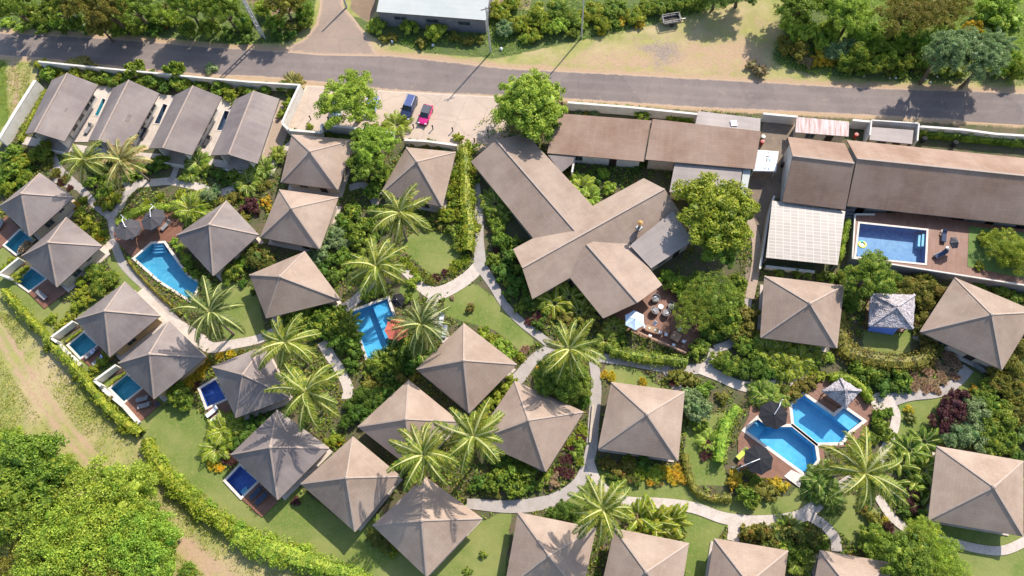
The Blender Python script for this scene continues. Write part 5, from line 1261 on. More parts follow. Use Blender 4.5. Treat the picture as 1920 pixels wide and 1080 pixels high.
add('h','y',[(906,626,1.4),(925,636,1.3)]); add('h','l',[(940,648,1.6),(952,662,1.4),(934,668,1.2)]); add('h','k',[(882,578,.9)]); add('s','p',[(848,558,.5),(884,570,.4)]); add('c','p',[(962,668,.9),(985,655,.8)]); add('s','y',[(976,668,.9)])
add('h','m',[(1088,836,1.2),(1078,852,1.1),(1010,906,1.2),(1028,892,1.1)]); add('c','r',[(1080,842,1.0),(1062,866,1.2),(1066,884,1.1),(1090,820,.9),(1048,884,.9)]); add('c','y',[(1092,808,1.0),(1074,828,.9),(1086,864,.9)]); add('h','p',[(1035,902,1.2)]); add('b','m',[(985,886,1.8),(962,878,1.9),(942,898,1.7),(968,912,1.7),(925,906,1.6)]); add('h','d',[(950,858,1.7),(905,906,1.4),(935,872,1.4),(990,912,1.3),(890,912,1.1)]); add('s','o',[(914,922,1.0),(928,924,.9)])
add('h','y',[(905,766,1.4),(918,752,1.4),(932,738,1.4),(946,724,1.4),(958,712,1.1),(900,782,1.2)])
add('h','k',[(1140,868,1.2),(1160,884,1.3),(1180,872,1.3)]); add('c','o',[(1186,892,1.1),(1168,900,.9),(1236,902,.8)]); add('c','y',[(1205,886,1.2),(1178,862,1.0),(1224,898,1.0)]); add('c','l',[(1228,884,1.3)]); add('c','Y',[(1250,888,1.2),(1270,888,1.3),(1222,902,.8),(1262,900,1.0),(1284,898,.9)]); add('h','d',[(1205,868,1.3),(1150,896,1.0),(1196,902,.9)])
add('c','r',[(1332,838,1.2),(1346,846,1.0),(1322,852,1.0)]); add('a','l',[(1330,826,1.2)]); add('h','Y',[(1380,890,1.1),(1376,906,1.0),(1392,912,1.0),(1452,906,1.0),(1466,910,1.0)]); add('b','m',[(1398,928,1.6),(1420,902,1.3),(1412,940,1.2)]); add('h','k',[(1430,920,1.6),(1448,922,1.2),(1415,922,1.5)]); add('s','o',[(1402,886,.9)])
# bottom row
add('B','d',[(1058,956,1.7),(1078,962,1.4),(1042,962,1.2)]); add('n','y',[(1200,968,2.0),(1232,978,2.1),(1262,974,1.9),(1218,998,1.7),(1250,1002,1.5),(1208,1012,1.2)]); add('s','o',[(1262,988,.8),(1276,1004,.7)]); add('c','g',[(1182,978,1.3)])
add('b','k',[(1432,1002,1.7),(1402,996,1.3)]); add('b','o',[(1462,1008,2.0),(1492,998,1.9),(1520,1010,1.8),(1442,1022,1.4)]); add('b','m',[(1480,1030,1.9),(1505,1036,1.7),(1538,1022,1.4)]); add('a','m',[(1500,1050,1.5),(1478,990,1.4)])
add('a','d',[(1542,898,1.8),(1556,924,1.6),(1530,914,1.4),(1562,942,1.1)]); add('n','m',[(1712,842,1.9),(1740,826,1.7),(1696,866,1.5),(1742,878,2.2),(1756,918,2.0),(1724,900,1.6),(1776,898,1.6),(1736,942,1.5)]); add('h','r',[(1710,930,1.5),(1718,952,1.2),(1700,942,1.0)]); add('h','k',[(1630,962,1.0),(1642,976,1.1),(1620,954,.9)]); add('h','d',[(1726,964,1.2),(1698,958,1.1)])
add('B','m',[(1640,1008,2.3),(1655,1030,2.0),(1624,1018,1.4)]); add('v','l',[(1732,1008,2.5),(1762,1046,2.9)]); add('t','m',[(1698,1046,2.9)]); add('B','l',[(1660,1052,2.2),(1672,1028,1.8),(1715,1072,2.0)]); add('h','l',[(1785,1072,1.8),(1720,984,1.2)]); add('c','r',[(1648,976,.7),(1668,986,.8)]); add('s','Y',[(1660,974,.6)])
add('B','r',[(1792,758,2.5),(1775,785,2.2),(1808,782,1.9)]); add('B','b',[(1832,776,2.4),(1828,815,2.3),(1800,806,2.1),(1782,820,1.7)]); add('B','m',[(1862,806,2.3),(1888,790,2.2),(1862,836,2.0),(1890,832,2.1),(1842,748,1.6),(1872,762,1.8),(1852,726,1.4)]); add('B','k',[(1900,690,2.1),(1880,720,1.9),(1908,735,2.0),(1912,650,1.9),(1894,664,1.6),(1906,770,1.9),(1915,610,1.5),(1868,700,1.5)]); add('h','d',[(1905,852,1.6),(1920,820,2.0)])
add('v','y',[(1886,462,3.0),(1908,486,2.4)]); add('h','y',[(1850,446,1.3),(1810,492,.7),(1762,492,.6),(1838,498,.8)]); add('t','m',[(1628,520,3.3)]); add('B','m',[(1650,530,2.0),(1594,548,2.0),(1600,570,1.6),(1578,518,1.4)]); add('B','k',[(1700,536,2.1),(1735,532,2.0),(1758,548,1.8),(1738,564,1.8),(1736,600,1.8),(1744,636,1.6),(1725,548,1.6)]); add('h','o',[(1752,656,1.5),(1730,622,1.3),(1766,640,1.2)]); add('h','m',[(1560,520,1.1),(1540,516,1.0),(1516,512,1.0),(1495,510,1.0),(1462,508,1.0),(1745,520,1.2),(1780,510,1.2),(1840,532,1.2),(1880,546,1.3),(1905,556,1.3)])
add('c','p',[(1728,680,.9),(1742,694,.9),(1756,680,.9),(1770,694,.9),(1784,680,.9),(1734,712,.9),(1752,718,.9),(1770,712,.8),(1790,704,.8),(1774,664,.9),(1790,668,.8),(1764,702,.7),(1716,724,.9),(1738,728,.9),(1758,732,.7),(1712,702,.8),(1720,712,.8),(1798,684,.8)])
add('b','m',[(1638,700,1.7),(1612,690,1.6),(1690,704,1.7)]); add('h','d',[(1660,722,1.5),(1622,712,1.4),(1680,724,1.3),(1700,724,1.2),(1655,694,1.3)]); add('a','m',[(1430,734,1.5),(1450,748,1.5),(1466,738,1.2)]); add('h','k',[(1488,736,1.4),(1506,726,1.2),(1474,728,1.1),(1520,716,1.2)]); add('h','y',[(1538,706,1.0),(1526,702,.9)]); add('b','m',[(1652,796,1.3),(1664,812,1.2),(1640,822,1.2),(1648,778,1.0),(1668,772,.9),(1604,846,1.2)]); add('s','Y',[(1706,768,.8),(1828,728,.8)]); add('h','o',[(1708,784,.9)])
add('h','m',[(800,1062,.9),(905,1040,.6),(876,1072,.7)]); add('h','o',[(20,560,.9),(62,612,.8),(128,672,1.0),(168,720,1.0),(196,752,1.1),(212,770,.9),(176,736,.8)]); add('h','y',[(88,648,1.0),(146,704,1.1),(228,796,1.2),(248,806,1.2)]); add('h','o',[(702,1010,1.4),(722,1024,1.2)]); add('h','y',[(735,1034,.9),(628,822,1.1),(612,830,.9)]); add('s','r',[(554,940,.8)]); add('c','Y',[(634,824,.9)])
# car park tree and trees at the lower left
add('t','l',[(655,186,4.9)]); add('B','l',[(25,840,2.0),(70,858,1.9),(120,868,1.6),(215,920,1.6),(300,985,1.7),(285,1030,2.0)]); add('B','y',[(138,134,1.4),(226,143,1.4),(348,152,1.4),(300,150,1.2)]); add('B','m',[(165,140,1.5),(198,146,1.5),(268,148,1.5),(372,158,1.3)]); add('h','k',[(120,140,1.2),(182,134,1.1),(330,146,1.2),(240,136,1.1)]); add('B','y',[(864,292,1.5),(878,318,1.6),(862,346,1.6),(880,372,1.6),(866,398,1.5),(884,424,1.5),(868,448,1.4)]); add('B','l',[(874,344,1.3),(872,422,1.4),(880,456,1.3)])
add('B','l',[(276,836,1.2),(300,866,1.5),(292,888,1.4),(330,902,1.6),(322,918,1.3),(356,930,1.6),(388,954,1.5),(372,962,1.3),(420,980,1.6),(446,994,1.5),(474,1018,1.8),(505,1020,1.6),(530,1046,1.7),(566,1040,1.6),(600,1062,1.4)]); add('B','y',[(286,852,1.1),(346,922,1.3),(404,974,1.3),(462,1004,1.4),(548,1036,1.3),(632,1070,1.2)]); add('t','m',[(52,880,5.4),(35,955,5.0),(110,920,4.2)]); add('v','l',[(190,960,6.6),(260,1030,5.6),(120,1030,6.4),(230,935,4.6)]); add('v','k',[(60,1060,6.0),(180,1075,6.2)]); add('t','l',[(15,860,3.6),(-10,920,4.5)]); add('B','m',[(310,1010,2.3),(275,960,2.0),(300,1065,2.6),(350,1075,1.6),(262,905,1.5),(8,820,1.7),(90,862,1.8)])

PT = {'s': ('small', 'round shrub', .85), 'h': ('shrub', 'leafy shrub', .95), 'B': ('big', 'bushy shrub', 1.0), 'b': ('broad', 'broad-leaved shrub', 1.05), 'a': ('areca', 'feathery palm clump', 1.1), 'n': ('banana', 'wide-fronded palm clump', 1.15),
      'c': ('croton', 'spiky-leaved plant', .8), 't': ('tree', 'leafy tree', 1.0), 'v': ('airy', 'thin-crowned spreading tree', .95), 'o': ('dome', 'dense dome-shaped tree', .9)}
NAMEK = {'s': 'shrub', 'h': 'shrub', 'B': 'bush', 'b': 'broadleaf_shrub', 'a': 'feather_palm', 'n': 'fan_palm_clump', 'c': 'spiky_plant', 't': 'tree', 'v': 'spreading_tree', 'o': 'dome_tree'}
CATK = {'s': 'shrub', 'h': 'shrub', 'B': 'bush', 'b': 'shrub', 'a': 'palm shrub', 'n': 'palm shrub', 'c': 'plant', 't': 'tree', 'v': 'tree', 'o': 'tree'}
ORD = ['', 'second ', 'third ', 'fourth ', 'fifth ', 'sixth ', 'seventh ', 'eighth ', 'ninth ', 'tenth ', 'eleventh ', 'twelfth ']
def side(px, py, L):
    dx, dy = px - L[0], py - L[1]
    if abs(dx) > 1.9 * abs(dy): return 'right of' if dx > 0 else 'left of'
    if abs(dy) > 1.9 * abs(dx): return 'below' if dy > 0 else 'above'
    return ('below' if dy > 0 else 'above') + ' and ' + ('right of' if dx > 0 else 'left of')
todo = {}
ri = random.Random(5)
used_kinds = {}
for k, col, px, py, r in PLANTS:
    r *= 1.17 if k in 'tvo' else 1.12
    proto, kn, hs = PT[k]; keys = [q for q in PROTO if q[0] == proto]; me = PROTO[keys[ri.randrange(len(keys))]]
    z0 = r * hs * .6
    if k in 'tvo': z0 = r * 1.05
    tall = 1.0
    if py < 135 and (px < 600 or px > 1455) and k in 'tvBb' and py > -5: tall = 1.4 if px < 600 else (1.55 if py > 95 else 1.2); z0 *= tall
    base = 0.0
    if px > 1812 and py < 500 and py > 430 and k != 'v' and px < 1860: base = TZ
    x, y = G(px, py, z0 + base)
    o = empty(NAMEK[k], (x, y, base), ri.uniform(0, 2 * PI)); hz = hs * ri.uniform(.88, 1.1) * (1 if k in 'tvo' else .92) * tall; sc = (r * ri.uniform(.94, 1.08), r * ri.uniform(.94, 1.08), r * hz)
    o.scale = sc
    c = bpy.data.objects.new(me.name, me); link(c); c.parent = o; setmat(c, F[col])
    if k in 'tvo': t = bpy.data.objects.new('trunk', TRUNK[proto]); link(t); t.parent = o
    elif k in 'sBhb': t = bpy.data.objects.new('stem', STEM); link(t); t.parent = o
    o['category'] = CATK[k]
    near = min(LAND, key=lambda L: math.hypot((px - L[0]), (py - L[1])))
    size = 'tall ' if k in 'tvo' and r > 3.4 else ('small ' if r < .95 and k in 'hsbc' else '')
    base_l = f'{size}{CW[col]} {kn}'; todo.setdefault((base_l, side(px, py, near), near[2]), []).append((px, py, o))
    o['group'] = CW[col] + ' ' + kn + 's of the gardens' if k not in 'tvo' else 'trees around the resort'
for (bl, sd_, lm), lst in todo.items():
    if len(lst) == 1: lst[0][2]['label'] = f'{bl} {sd_} the {lm}'; continue
    xs = [q[0] for q in lst]; ys = [q[1] for q in lst]; hor = (max(xs) - min(xs)) >= (max(ys) - min(ys)); lst.sort(key=lambda q: q[0] if hor else q[1]); n = len(lst)
    for i, q in enumerate(lst):
        if i == n - 1: w = 'rightmost' if hor else 'lowest'
        elif i == 0: w = 'leftmost' if hor else 'topmost'
        else: w = ORD[i] + ('from left' if hor else 'from top')
        q[2]['label'] = f'{bl} {sd_} the {lm}, {w}'
        if len(q[2]['label'].split()) > 16: q[2]['label'] = f'{bl} {sd_} {lm}, {w}'.replace(' of the ', ' of ')
print('plants', len(PLANTS))

# coconut palms: (px, py of crown, height, frond length scale, leaf type, label)
PALMS = [(158,300,6.5,.92,'a','coconut palm in front of the leftmost gabled villa'),(228,300,7.5,1.0,'c','coconut palm with pale crown in front of the second gabled villa'),
 (395,585,8.5,1.1,'b','coconut palm just below the kite-shaped pool'),(750,400,8,1.1,'a','coconut palm touching the bungalow beside the tall hedge'),(705,500,8,1.15,'a','coconut palm above the central pool'),
 (535,642,8.5,1.05,'a','upper of the two palms beside the white-lounger bungalow'),(575,735,9.5,1.15,'a','lower of the two palms beside the white-lounger bungalow'),(790,608,7.5,1.05,'b','dark palm overhanging the orange umbrella'),
 (1068,655,8.5,1.1,'a','coconut palm between the main house and the upright path'),(795,852,10.5,1.05,'a','left palm of the lower pair beside the pale bungalow'),(888,818,10.5,1.08,'a','right palm of the lower pair beside the pale bungalow'),
 (1130,955,11,1.0,'a','low palm standing between two bottom-edge bungalows'),(1622,888,9,1.2,'a','yellow-ribbed palm below the twin pools')]
for n_, (px, py, h, s, lt_, lb) in enumerate(PALMS):
    x, y = G(px, py, h); r = random.Random(n_ + 3); lean = (r.uniform(-.8, .8), r.uniform(-.8, .8)); root = empty('coconut_palm', (x - lean[0], y - lean[1], 0), 0, lb, 'palm tree', 'coconut palms of the gardens')
    mb = MB(); pts = [Vector((lean[0] * t ** 2, lean[1] * t ** 2, t * h)) for t in [0, .15, .35, .55, .75, .9, 1]]; mb.tube(pts, [.26, .19, .16, .145, .135, .14, .17], 9); mb.build('trunk', M['palmtrunk'], root, world=False)
    top = Vector((lean[0], lean[1], h)); mb = MB()
    for k in range(9):
        a = k * 2.4; c_ = top + Vector((math.cos(a) * .3, math.sin(a) * .3, -.18 + .12 * (k % 2))); mb.lathe([(.02, c_.z - .14), (.12, c_.z - .08), (.15, c_.z), (.11, c_.z + .1), (.02, c_.z + .15)], 7, (c_.x, c_.y))
    mb.build('coconuts', M['nut'], root, world=False)
    nf = 20 + r.randrange(6)
    for k in range(nf):
        cls = min(6, int((k / nf) ** .85 * 7)); dead = k >= nf - 2 and n_ % 3 != 2; cls = 6 if dead else cls; f = bpy.data.objects.new('frond', FROND[cls, k % 2]); link(f); f.parent = root; f.location = top + Vector((0, 0, .05)); f.rotation_euler = (r.uniform(-.35, .35), r.uniform(-.16, .16), k * 2.39996 + r.uniform(-.3, .3)); q = s * r.uniform(.78, 1.1) * (.8 if cls == 0 else 1) * (.8 if dead else 1); f.scale = (q, q, q); setmat(f, M['nut'] if False else (F['g'] if dead else PALMLEAF[lt_]))
for (px, py, l_) in []: pass

# hedges
hedge([(218,420),(236,405),(256,394),(285,388),(322,386)], [1.6, 2.0, 1.3, 1.3], 1.1, F['l'], 'bright green clipped hedge around the deck with charcoal umbrellas', dens=100, ls=.22)
hedge([(84,166),(66,200),(48,235),(34,262)], .8, 1.2, F['y'], 'narrow green hedge between high white wall and leftmost villa', dens=100, ls=.22)
hedge([(868,270),(872,320),(872,370),(878,420),(876,468)], [2.4, 3.0, 3.3, 3.0, 2.4], 2.2, F['y'], 'tall yellow-green hedge left of the straight path to the main house', dens=60, ls=.3)
hedge([(1144,655),(1180,664),(1215,670),(1262,674),(1290,678)], [1.8, 2.2, 2.2, 1.8], 1.5, F['m'], 'green hedge below the restaurant deck', dens=90, ls=.26)
hedge([(1578,582),(1578,620),(1590,655),(1625,670),(1680,678),(1730,674),(1750,650)], [2.6, 3.2, 3.4, 3.2, 3.2, 2.8], 1.7, F['k'], 'wide olive hedge looping round the larger thatched gazebo', dens=70, ls=.28)
hedge([(1556,706),(1590,708),(1620,728),(1636,752)], [1.3, 1.8, 1.8, 1.3], 1.5, F['y'], 'curved hedge behind the smaller thatched gazebo', dens=80, ls=.24)
hedge([(1386,762),(1366,788),(1356,815),(1352,850),(1350,866)], [2.0, 2.4, 2.2, 1.9], 1.8, F['l'], 'bright green hedge left of the twin pool deck', dens=80, ls=.24)
hedge([(1284,850),(1290,885),(1302,915),(1330,932),(1372,934)], 1.4, .9, F['k'], 'low olive L-shaped hedge left of the twin pools', dens=110, ls=.2)
hedge([(1250,214),(1300,222)], 1.2, 1.2, F['m'], 'short green hedge behind the service block', dens=100, ls=.22)
hedge([(1718,246),(1770,251),(1830,257),(1990,272)], 1.1, 1.5, F['m'], 'green hedge behind the long guest wing', dens=100, ls=.24)
hedge([(2,542),(40,585),(75,620),(104,655),(150,702),(195,760),(232,792),(262,812)], [1.2, 1.6, 1.5, 1.7, 1.9, 1.8, 1.6], 1.6, F['y'], 'ragged flowering hedge along the boundary at the left', dens=75, ls=.26, ragged=.5)
hedge([(272,822),(284,858),(318,900),(356,936),(402,970),(440,1000)], [1.8, 2.4, 2.8, 2.8, 2.6, 2.2], 1.8, F['y'], 'thick green boundary hedge at the lower left, upper run', dens=75, ls=.28)
hedge([(440,1002),(500,1028),(560,1046),(620,1066),(690,1092)], [3.2, 4.2, 3.6, 2.6, 2.2], 2.0, F['l'], 'thick light green boundary hedge at the bottom edge', dens=70, ls=.28)
hedge([(1592,410),(1582,450),(1576,486)], [1.0, 1.3, 1.0], 2.4, F['l'], 'climbing green creeper between pergola and staircase', dens=110, ls=.22, name='creeper', cat='creeper')
for px_, lb in (([(28,519),(54,499)], 'single-lounger'), ([(123,640),(152,619)], 'towelled-lounger'), ([(204,722),(234,699)], 'grey-lounger')):
    hedge(px_, .5, .5, F['y'], f'thin green planting strip beside the {lb} pool', dens=160, ls=.14)
hedge([(240,488),(258,512),(290,545),(340,590)], .7, .6, F['k'], 'low planting strip between garden path and kite-shaped pool', dens=110, ls=.18)
hedge([(606,250),(640,256),(668,260)], .8, .9, F['d'], 'dark hedge behind the white car park wall', dens=120, ls=.2)

# ------------------------------------------------------------------ furniture and vehicles
def place(name, px, py, z, rz, label, cat, group=None):
    x, y = G(px, py, z); return empty(name, (x, y, z), rz, label, cat, group)
def P(mb, name, mat, parent, **k): return mb.build(name, mat if isinstance(mat, list) else M[mat], parent, world=False, **k)
def copy_tree(o, parent=None):
    c = o.copy(); link(c); c.parent = parent
    for ch in o.children: copy_tree(ch, c)
    return c
def dirpx(a, b, z=0):
    A, B_ = G(*a, z), G(*b, z); return math.atan2(B_[1] - A[1], B_[0] - A[0])

def lounger(px, py, ang, cush, label, z=.13, towel=False, up=.55):
    """head end towards +x"""
    r = place('sun_lounger', px, py, z, ang, label, 'sun lounger', 'sun loungers on the decks')
    f = MB()
    for s in (-1, 1): f.box((0, s * .33, .28), (2.0, .06, .07))
    for x in (-.97, -.3, .35, .97): f.box((x, 0, .28), (.06, .62, .06))
    P(f, 'frame', 'metal', r)
    for sx in (-.85, .85):
        for sy in (-.3, .3):
            g = MB(); g.box((sx, sy, .12), (.05, .05, .25)); P(g, 'leg', 'metal', r)
    g = MB(); g.box((-.36, 0, .37), (1.3, .64, .11)); m = P(g, 'mattress', cush, r)
    g = MB(); g.box((.6, 0, .37 + .17), (.78, .64, .1), 0, 0, ('Y', -up)); P(g, 'backrest', cush, r)
    g = MB(); g.box((.8, 0, .37 + .34), (.24, .46, .1), 0, 0, ('Y', -up)); P(g, 'pillow', 'towel' if towel else cush, r)
    if towel: g = MB(); g.box((.25, .02, .46), (.5, .5, .07)); P(g, 'towel', 'towel', r)
    return r
def up(a, b, z=.3): return dirpx(a, b, z)
lounger(3, 424, up((-10, 440), (10, 412)), 'greycush', 'grey sun lounger on the deck cut by the left photo edge')
lounger(81, 555, up((88, 561), (74, 549)), 'greycush', 'lone grey sun lounger on the deck of the single-lounger bungalow')
lounger(173, 664, up((163, 671), (185, 655)), 'greycush', 'upper grey lounger with blue-white towel beside the teal pool', towel=True)
lounger(187, 677, up((177, 684), (197, 668)), 'greycush', 'lower grey lounger with blue-white towel beside the teal pool', towel=True)
lounger(270, 749, up((258, 752), (282, 746)), 'greycush', 'upper of two grey loungers beside the round table')
lounger(273, 761, up((261, 764), (285, 758)), 'greycush', 'lower of two grey loungers beside the round table')
lounger(400, 773, up((388, 782), (412, 763)), 'whitecush', 'upper of two white loungers below the deep blue pool')
lounger(406, 785, up((394, 794), (418, 775)), 'whitecush', 'lower of two white loungers below the deep blue pool')
lounger(482, 924, up((472, 934), (494, 912)), 'navy', 'left of two navy loungers below the lowest deep blue pool')
lounger(492, 935, up((481, 945), (504, 924)), 'navy', 'right of two navy loungers below the lowest deep blue pool')
lounger(1391, 851, up((1382, 860), (1400, 842)), 'limecush', 'lime green lounger left of the lower twin pool')
lounger(1768, 444, up((1768, 456), (1769, 432), TZ), 'navy', 'upright dark lounger on the raised terrace deck', TZ)
lounger(1762, 478, up((1752, 484), (1776, 472), TZ), 'navy', 'slanting dark lounger lowest on the raised terrace deck', TZ)
lounger(313, 424, up((300, 436), (322, 414)), 'greycush', 'grey lounger under the eave of the bungalow by the kite-shaped pool')
lounger(257, 441, up((247, 446), (268, 430)), 'whitecush', 'white lounger left on the deck with charcoal umbrellas')
lounger(295, 424, up((290, 430), (304, 414)), 'navy', 'dark lounger beneath the right charcoal umbrella')
lounger(246, 326, up((240, 336), (254, 316)), 'greycush', 'grey lounger between planting and the pale path at the upper left')
bpy.data.objects.remove(scene.collection.objects[-1]) if False else None
lounger(272, 252, up((266, 264), (280, 240)), 'charcoal', 'dark lounger in the middle villa court', .1)
lounger(390, 266, up((384, 276), (398, 256)), 'charcoal', 'dark lounger in the right villa court', .1)
lounger(168, 243, up((162, 252), (176, 232)), 'greycush', 'grey lounger in the left villa court', .1)
lounger(828, 600, up((826, 612), (830, 588)), 'whitecush', 'upper white lounger right of the central pool palm', .05)
lounger(834, 622, up((832, 634), (836, 610)), 'whitecush', 'lower white lounger right of the central pool palm', .05)
lounger(1428, 868, up((1418, 876), (1440, 858)), 'greycush', 'grey lounger half under the lower black umbrella')

def umbrella(px, py, r_, mat, label, z=.13, h=2.5, n=8, rise=.5, arm=None, tilt=(0, 0), rz=0):
    x, y = G(px, py, z + h); root = empty('umbrella', (x, y, z), 0, label, 'umbrella'); root.rotation_euler = (0, 0, rz)
    mb = MB(); tx, ty = tilt; R = Matrix.Rotation(tx, 3, 'X') @ Matrix.Rotation(ty, 3, 'Y'); c = Vector((0, 0, h)); top = c + R @ Vector((0, 0, rise))
    rim = [c + R @ Vector((r_ * math.cos(2 * PI * k / n), r_ * math.sin(2 * PI * k / n), 0)) for k in range(n)]
    for k in range(n):
        a, b = rim[k], rim[(k + 1) % n]; m1 = (a + b) / 2 * .97 + c * .03; m2 = (a + b + top) / 3 - R @ Vector((0, 0, .05))
        mb.face([a, m1, m2]); mb.face([m1, b, m2]); mb.face([a, m2, top]); mb.face([m2, b, top])
        dz = R @ Vector((0, 0, -.16)); mb.face([a + dz, m1 + dz, m1, a]); mb.face([m1 + dz, b + dz, b, m1])
    P(mb, 'canopy', mat, root)
    for k in range(n): g = MB(); g.tube([c + R @ Vector((0, 0, rise - .12)), rim[k] - R @ Vector((0, 0, .05))], .018, 4); P(g, 'rib', 'metal', root)
    g = MB(); g.lathe([(.06, top.z), (.07, top.z + .08), (.02, top.z + .14)], 8, (top.x, top.y)); P(g, 'finial', 'whitemetal', root)
    if arm:
        ax, ay = arm; g = MB(); g.tube([(ax, ay, 0), (ax, ay, h + .9)], .07, 8); P(g, 'pole', 'whitemetal', root)
        g = MB(); g.tube([(ax, ay, h + .2), (ax * .5, ay * .5, h + 1.1), (0, 0, top.z + .1)], .055, 8); P(g, 'arm', 'whitemetal', root)
        g = MB(); g.box((ax, ay, .06), (.9, .9, .12)); P(g, 'base', 'metal', root)
    else:
        g = MB(); g.tube([(0, 0, 0), (0, 0, h + .3)], .035, 8); P(g, 'pole', 'metal', root)
        g = MB(); g.lathe([(.32, 0), (.32, .1), (.08, .16)], 14); P(g, 'base', 'metal', root)
    return root
def armv(a, b, z=2.6): A, B_ = G(*a, z), G(*b, z); return (B_[0] - A[0], B_[1] - A[1])
umbrella(1450, 778, 2.0, 'black', 'black cantilever umbrella above the lower twin pool', arm=armv((1450, 778), (1464, 752)))
umbrella(1422, 862, 2.0, 'black', 'black cantilever umbrella beside the lime green lounger', arm=armv((1422, 862), (1388, 876)))
umbrella(1190, 600, 1.55, 'bluefab', 'pale blue-white umbrella on the restaurant deck', n=6, h=2.4, rise=.55, rz=.4)
umbrella(744, 617, 1.85, 'orangefab', 'orange umbrella over the right edge of the central pool', n=8, h=2.4)
umbrella(746, 563, 1.15, 'black', 'small black umbrella at the top corner of the central pool', n=6, h=2.1, rise=.45, tilt=(.15, -.2))
umbrella(240, 430, 2.1, 'charcoal', 'left charcoal umbrella with pale arm over the curved deck', n=8, rise=.7, arm=armv((240, 430), (232, 408)), tilt=(-.12, .1))
umbrella(287, 411, 2.1, 'charcoal', 'right charcoal umbrella with pale arm over the curved deck', n=8, rise=.7, arm=armv((287, 411), (288, 388)), tilt=(-.1, -.12))
umbrella(1790, 455, .95, 'charcoal', 'folded-looking narrow charcoal umbrella on the raised terrace', z=TZ, h=2.0, n=6, rise=.6, tilt=(.35, .4))

def round_table(px, py, r_, label, z=.13, h=.7, mat='tabletop', cloth=False):
    r = place('table', px, py, z, .3, label, 'table'); g = MB(); g.lathe([(r_, h - .05), (r_, h), (r_ * .96, h + .015)], 20); P(g, 'tabletop', mat, r)
    g = MB(); g.tube([(0, 0, .04), (0, 0, h - .05)], .05); P(g, 'pedestal', 'metal', r); g = MB(); g.lathe([(r_ * .55, 0), (r_ * .5, .05)], 14); P(g, 'foot', 'metal', r); return r
round_table(298, 759, .4, 'small dark round table beside the two grey loungers', mat='charcoal', h=.5)
round_table(1238, 577, .42, 'small pale round table between the wicker armchairs', mat='whitecush', h=.5)
def rect_table(px, py, a, b, ang, label, mats=0):
    r = place('table', px, py, .13, ang, label, 'table'); g = MB(); g.box((0, 0, .72), (a, b, .06)); P(g, 'tabletop', 'tabletop', r)
    for sx in (-1, 1):
        for sy in (-1, 1): g = MB(); g.box((sx * (a / 2 - .08), sy * (b / 2 - .08), .35), (.08, .08, .69)); P(g, 'leg', 'tabletop', r)
    for k in range(mats):
        o = place('placemat', px, py, .13, ang, ['left', 'right'][k] + ' yellow placemat on the longer restaurant table', 'placemat', 'yellow placemats')
        g = MB(); g.box(((k - .5) * .9, 0, .762), (.5, .45, .018)); P(g, 'mat', [F['Y']], o)
        g = MB(); g.lathe([(.12, .775), (.16, .79)], 14, ((k - .5) * .9, 0)); P(g, 'plate', 'whitecush', o)
    return r
ta = dirpx((1212, 616), (1232, 623)); rect_table(1222, 620, 2.0, .9, ta, 'longer restaurant table with two yellow placemats', 2)
rect_table(1266, 634, 1.35, 1.35, dirpx((1254, 628), (1276, 640)), 'square restaurant table right of the longer one')
def chair(px, py, face_px, label, mat='whitecush'):
    r = place('chair', px, py, .13, dirpx((px, py), face_px), label, 'chair', 'restaurant chairs'); g = MB(); g.box((0, 0, .45), (.46, .46, .06)); P(g, 'seat', mat, r)
    g = MB(); g.box((-.22, 0, .72), (.05, .46, .5), 0, 0, ('Y', -.12)); P(g, 'backrest', mat, r)
    for sx in (-.2, .2):
        for sy in (-.2, .2): g = MB(); g.tube([(sx, sy, 0), (sx, sy, .43)], .022, 6); P(g, 'leg', 'metal', r)
for px, py, f, l in ((1209,615,(1222,620),'pale chair at the left end of the longer restaurant table'),(1236,625,(1222,620),'pale chair at the right end of the longer restaurant table'),(1218,632,(1222,620),'pale chair below the longer restaurant table'),(1227,609,(1222,620),'pale chair above the longer restaurant table'),
                     (1248,629,(1266,634),'pale chair left of the square restaurant table'),(1272,620,(1266,634),'pale chair above the square restaurant table'),(1281,642,(1266,634),'pale chair right of the square restaurant table'),(1262,649,(1266,634),'pale chair below the square restaurant table'),
                     (1188,612,(1196,606),'pale chair half under the pale umbrella')): chair(px, py, f, l)
def wicker(px, py, f, label, mat='wicker'):
    r = place('armchair', px, py, .13, dirpx((px, py), f), label, 'armchair', 'round wicker armchairs'); mb = MB(); n = 18; rows = []
    for k in range(n + 1):
        a = PI * .28 + (2 * PI - PI * .56) * k / n; hh = .42 + .42 * math.sin((k / n) * PI) ** .7
        rows.append([(.42 * math.cos(a), .42 * math.sin(a), .1), (.6 * math.cos(a), .6 * math.sin(a), .32), (.66 * math.cos(a), .66 * math.sin(a), hh), (.6 * math.cos(a), .6 * math.sin(a), hh), (.52 * math.cos(a), .52 * math.sin(a), .34)])
    for A_, B_ in zip(rows[:-1], rows[1:]):
        for i in range(4): mb.face([A_[i], B_[i], B_[i + 1], A_[i + 1]])
    P(mb, 'shell', mat, r); g = MB(); g.lathe([(.4, .05), (.56, .3), (.54, .34)], 18); P(g, 'base', mat, r)
    g = MB(); g.lathe([(.5, .34), (.52, .42), (.44, .48)], 18); P(g, 'cushion', 'greycush', r); g = MB(); g.box((-.2, 0, .6), (.12, .4, .3), 0, 0, ('Y', -.3)); P(g, 'pillow', 'whitecush', r)
for px, py, l, m_ in ((1229,562,'round wicker armchair closest to the main house roof','wicker'),(1228,584,'round wicker armchair left of the small pale table','wicker'),(1248,588,'round wicker armchair below the small pale table','wicker'),(1258,576,'darkest round wicker armchair right of the small pale table','charcoal')): wicker(px, py, (1238, 577), l, m_)
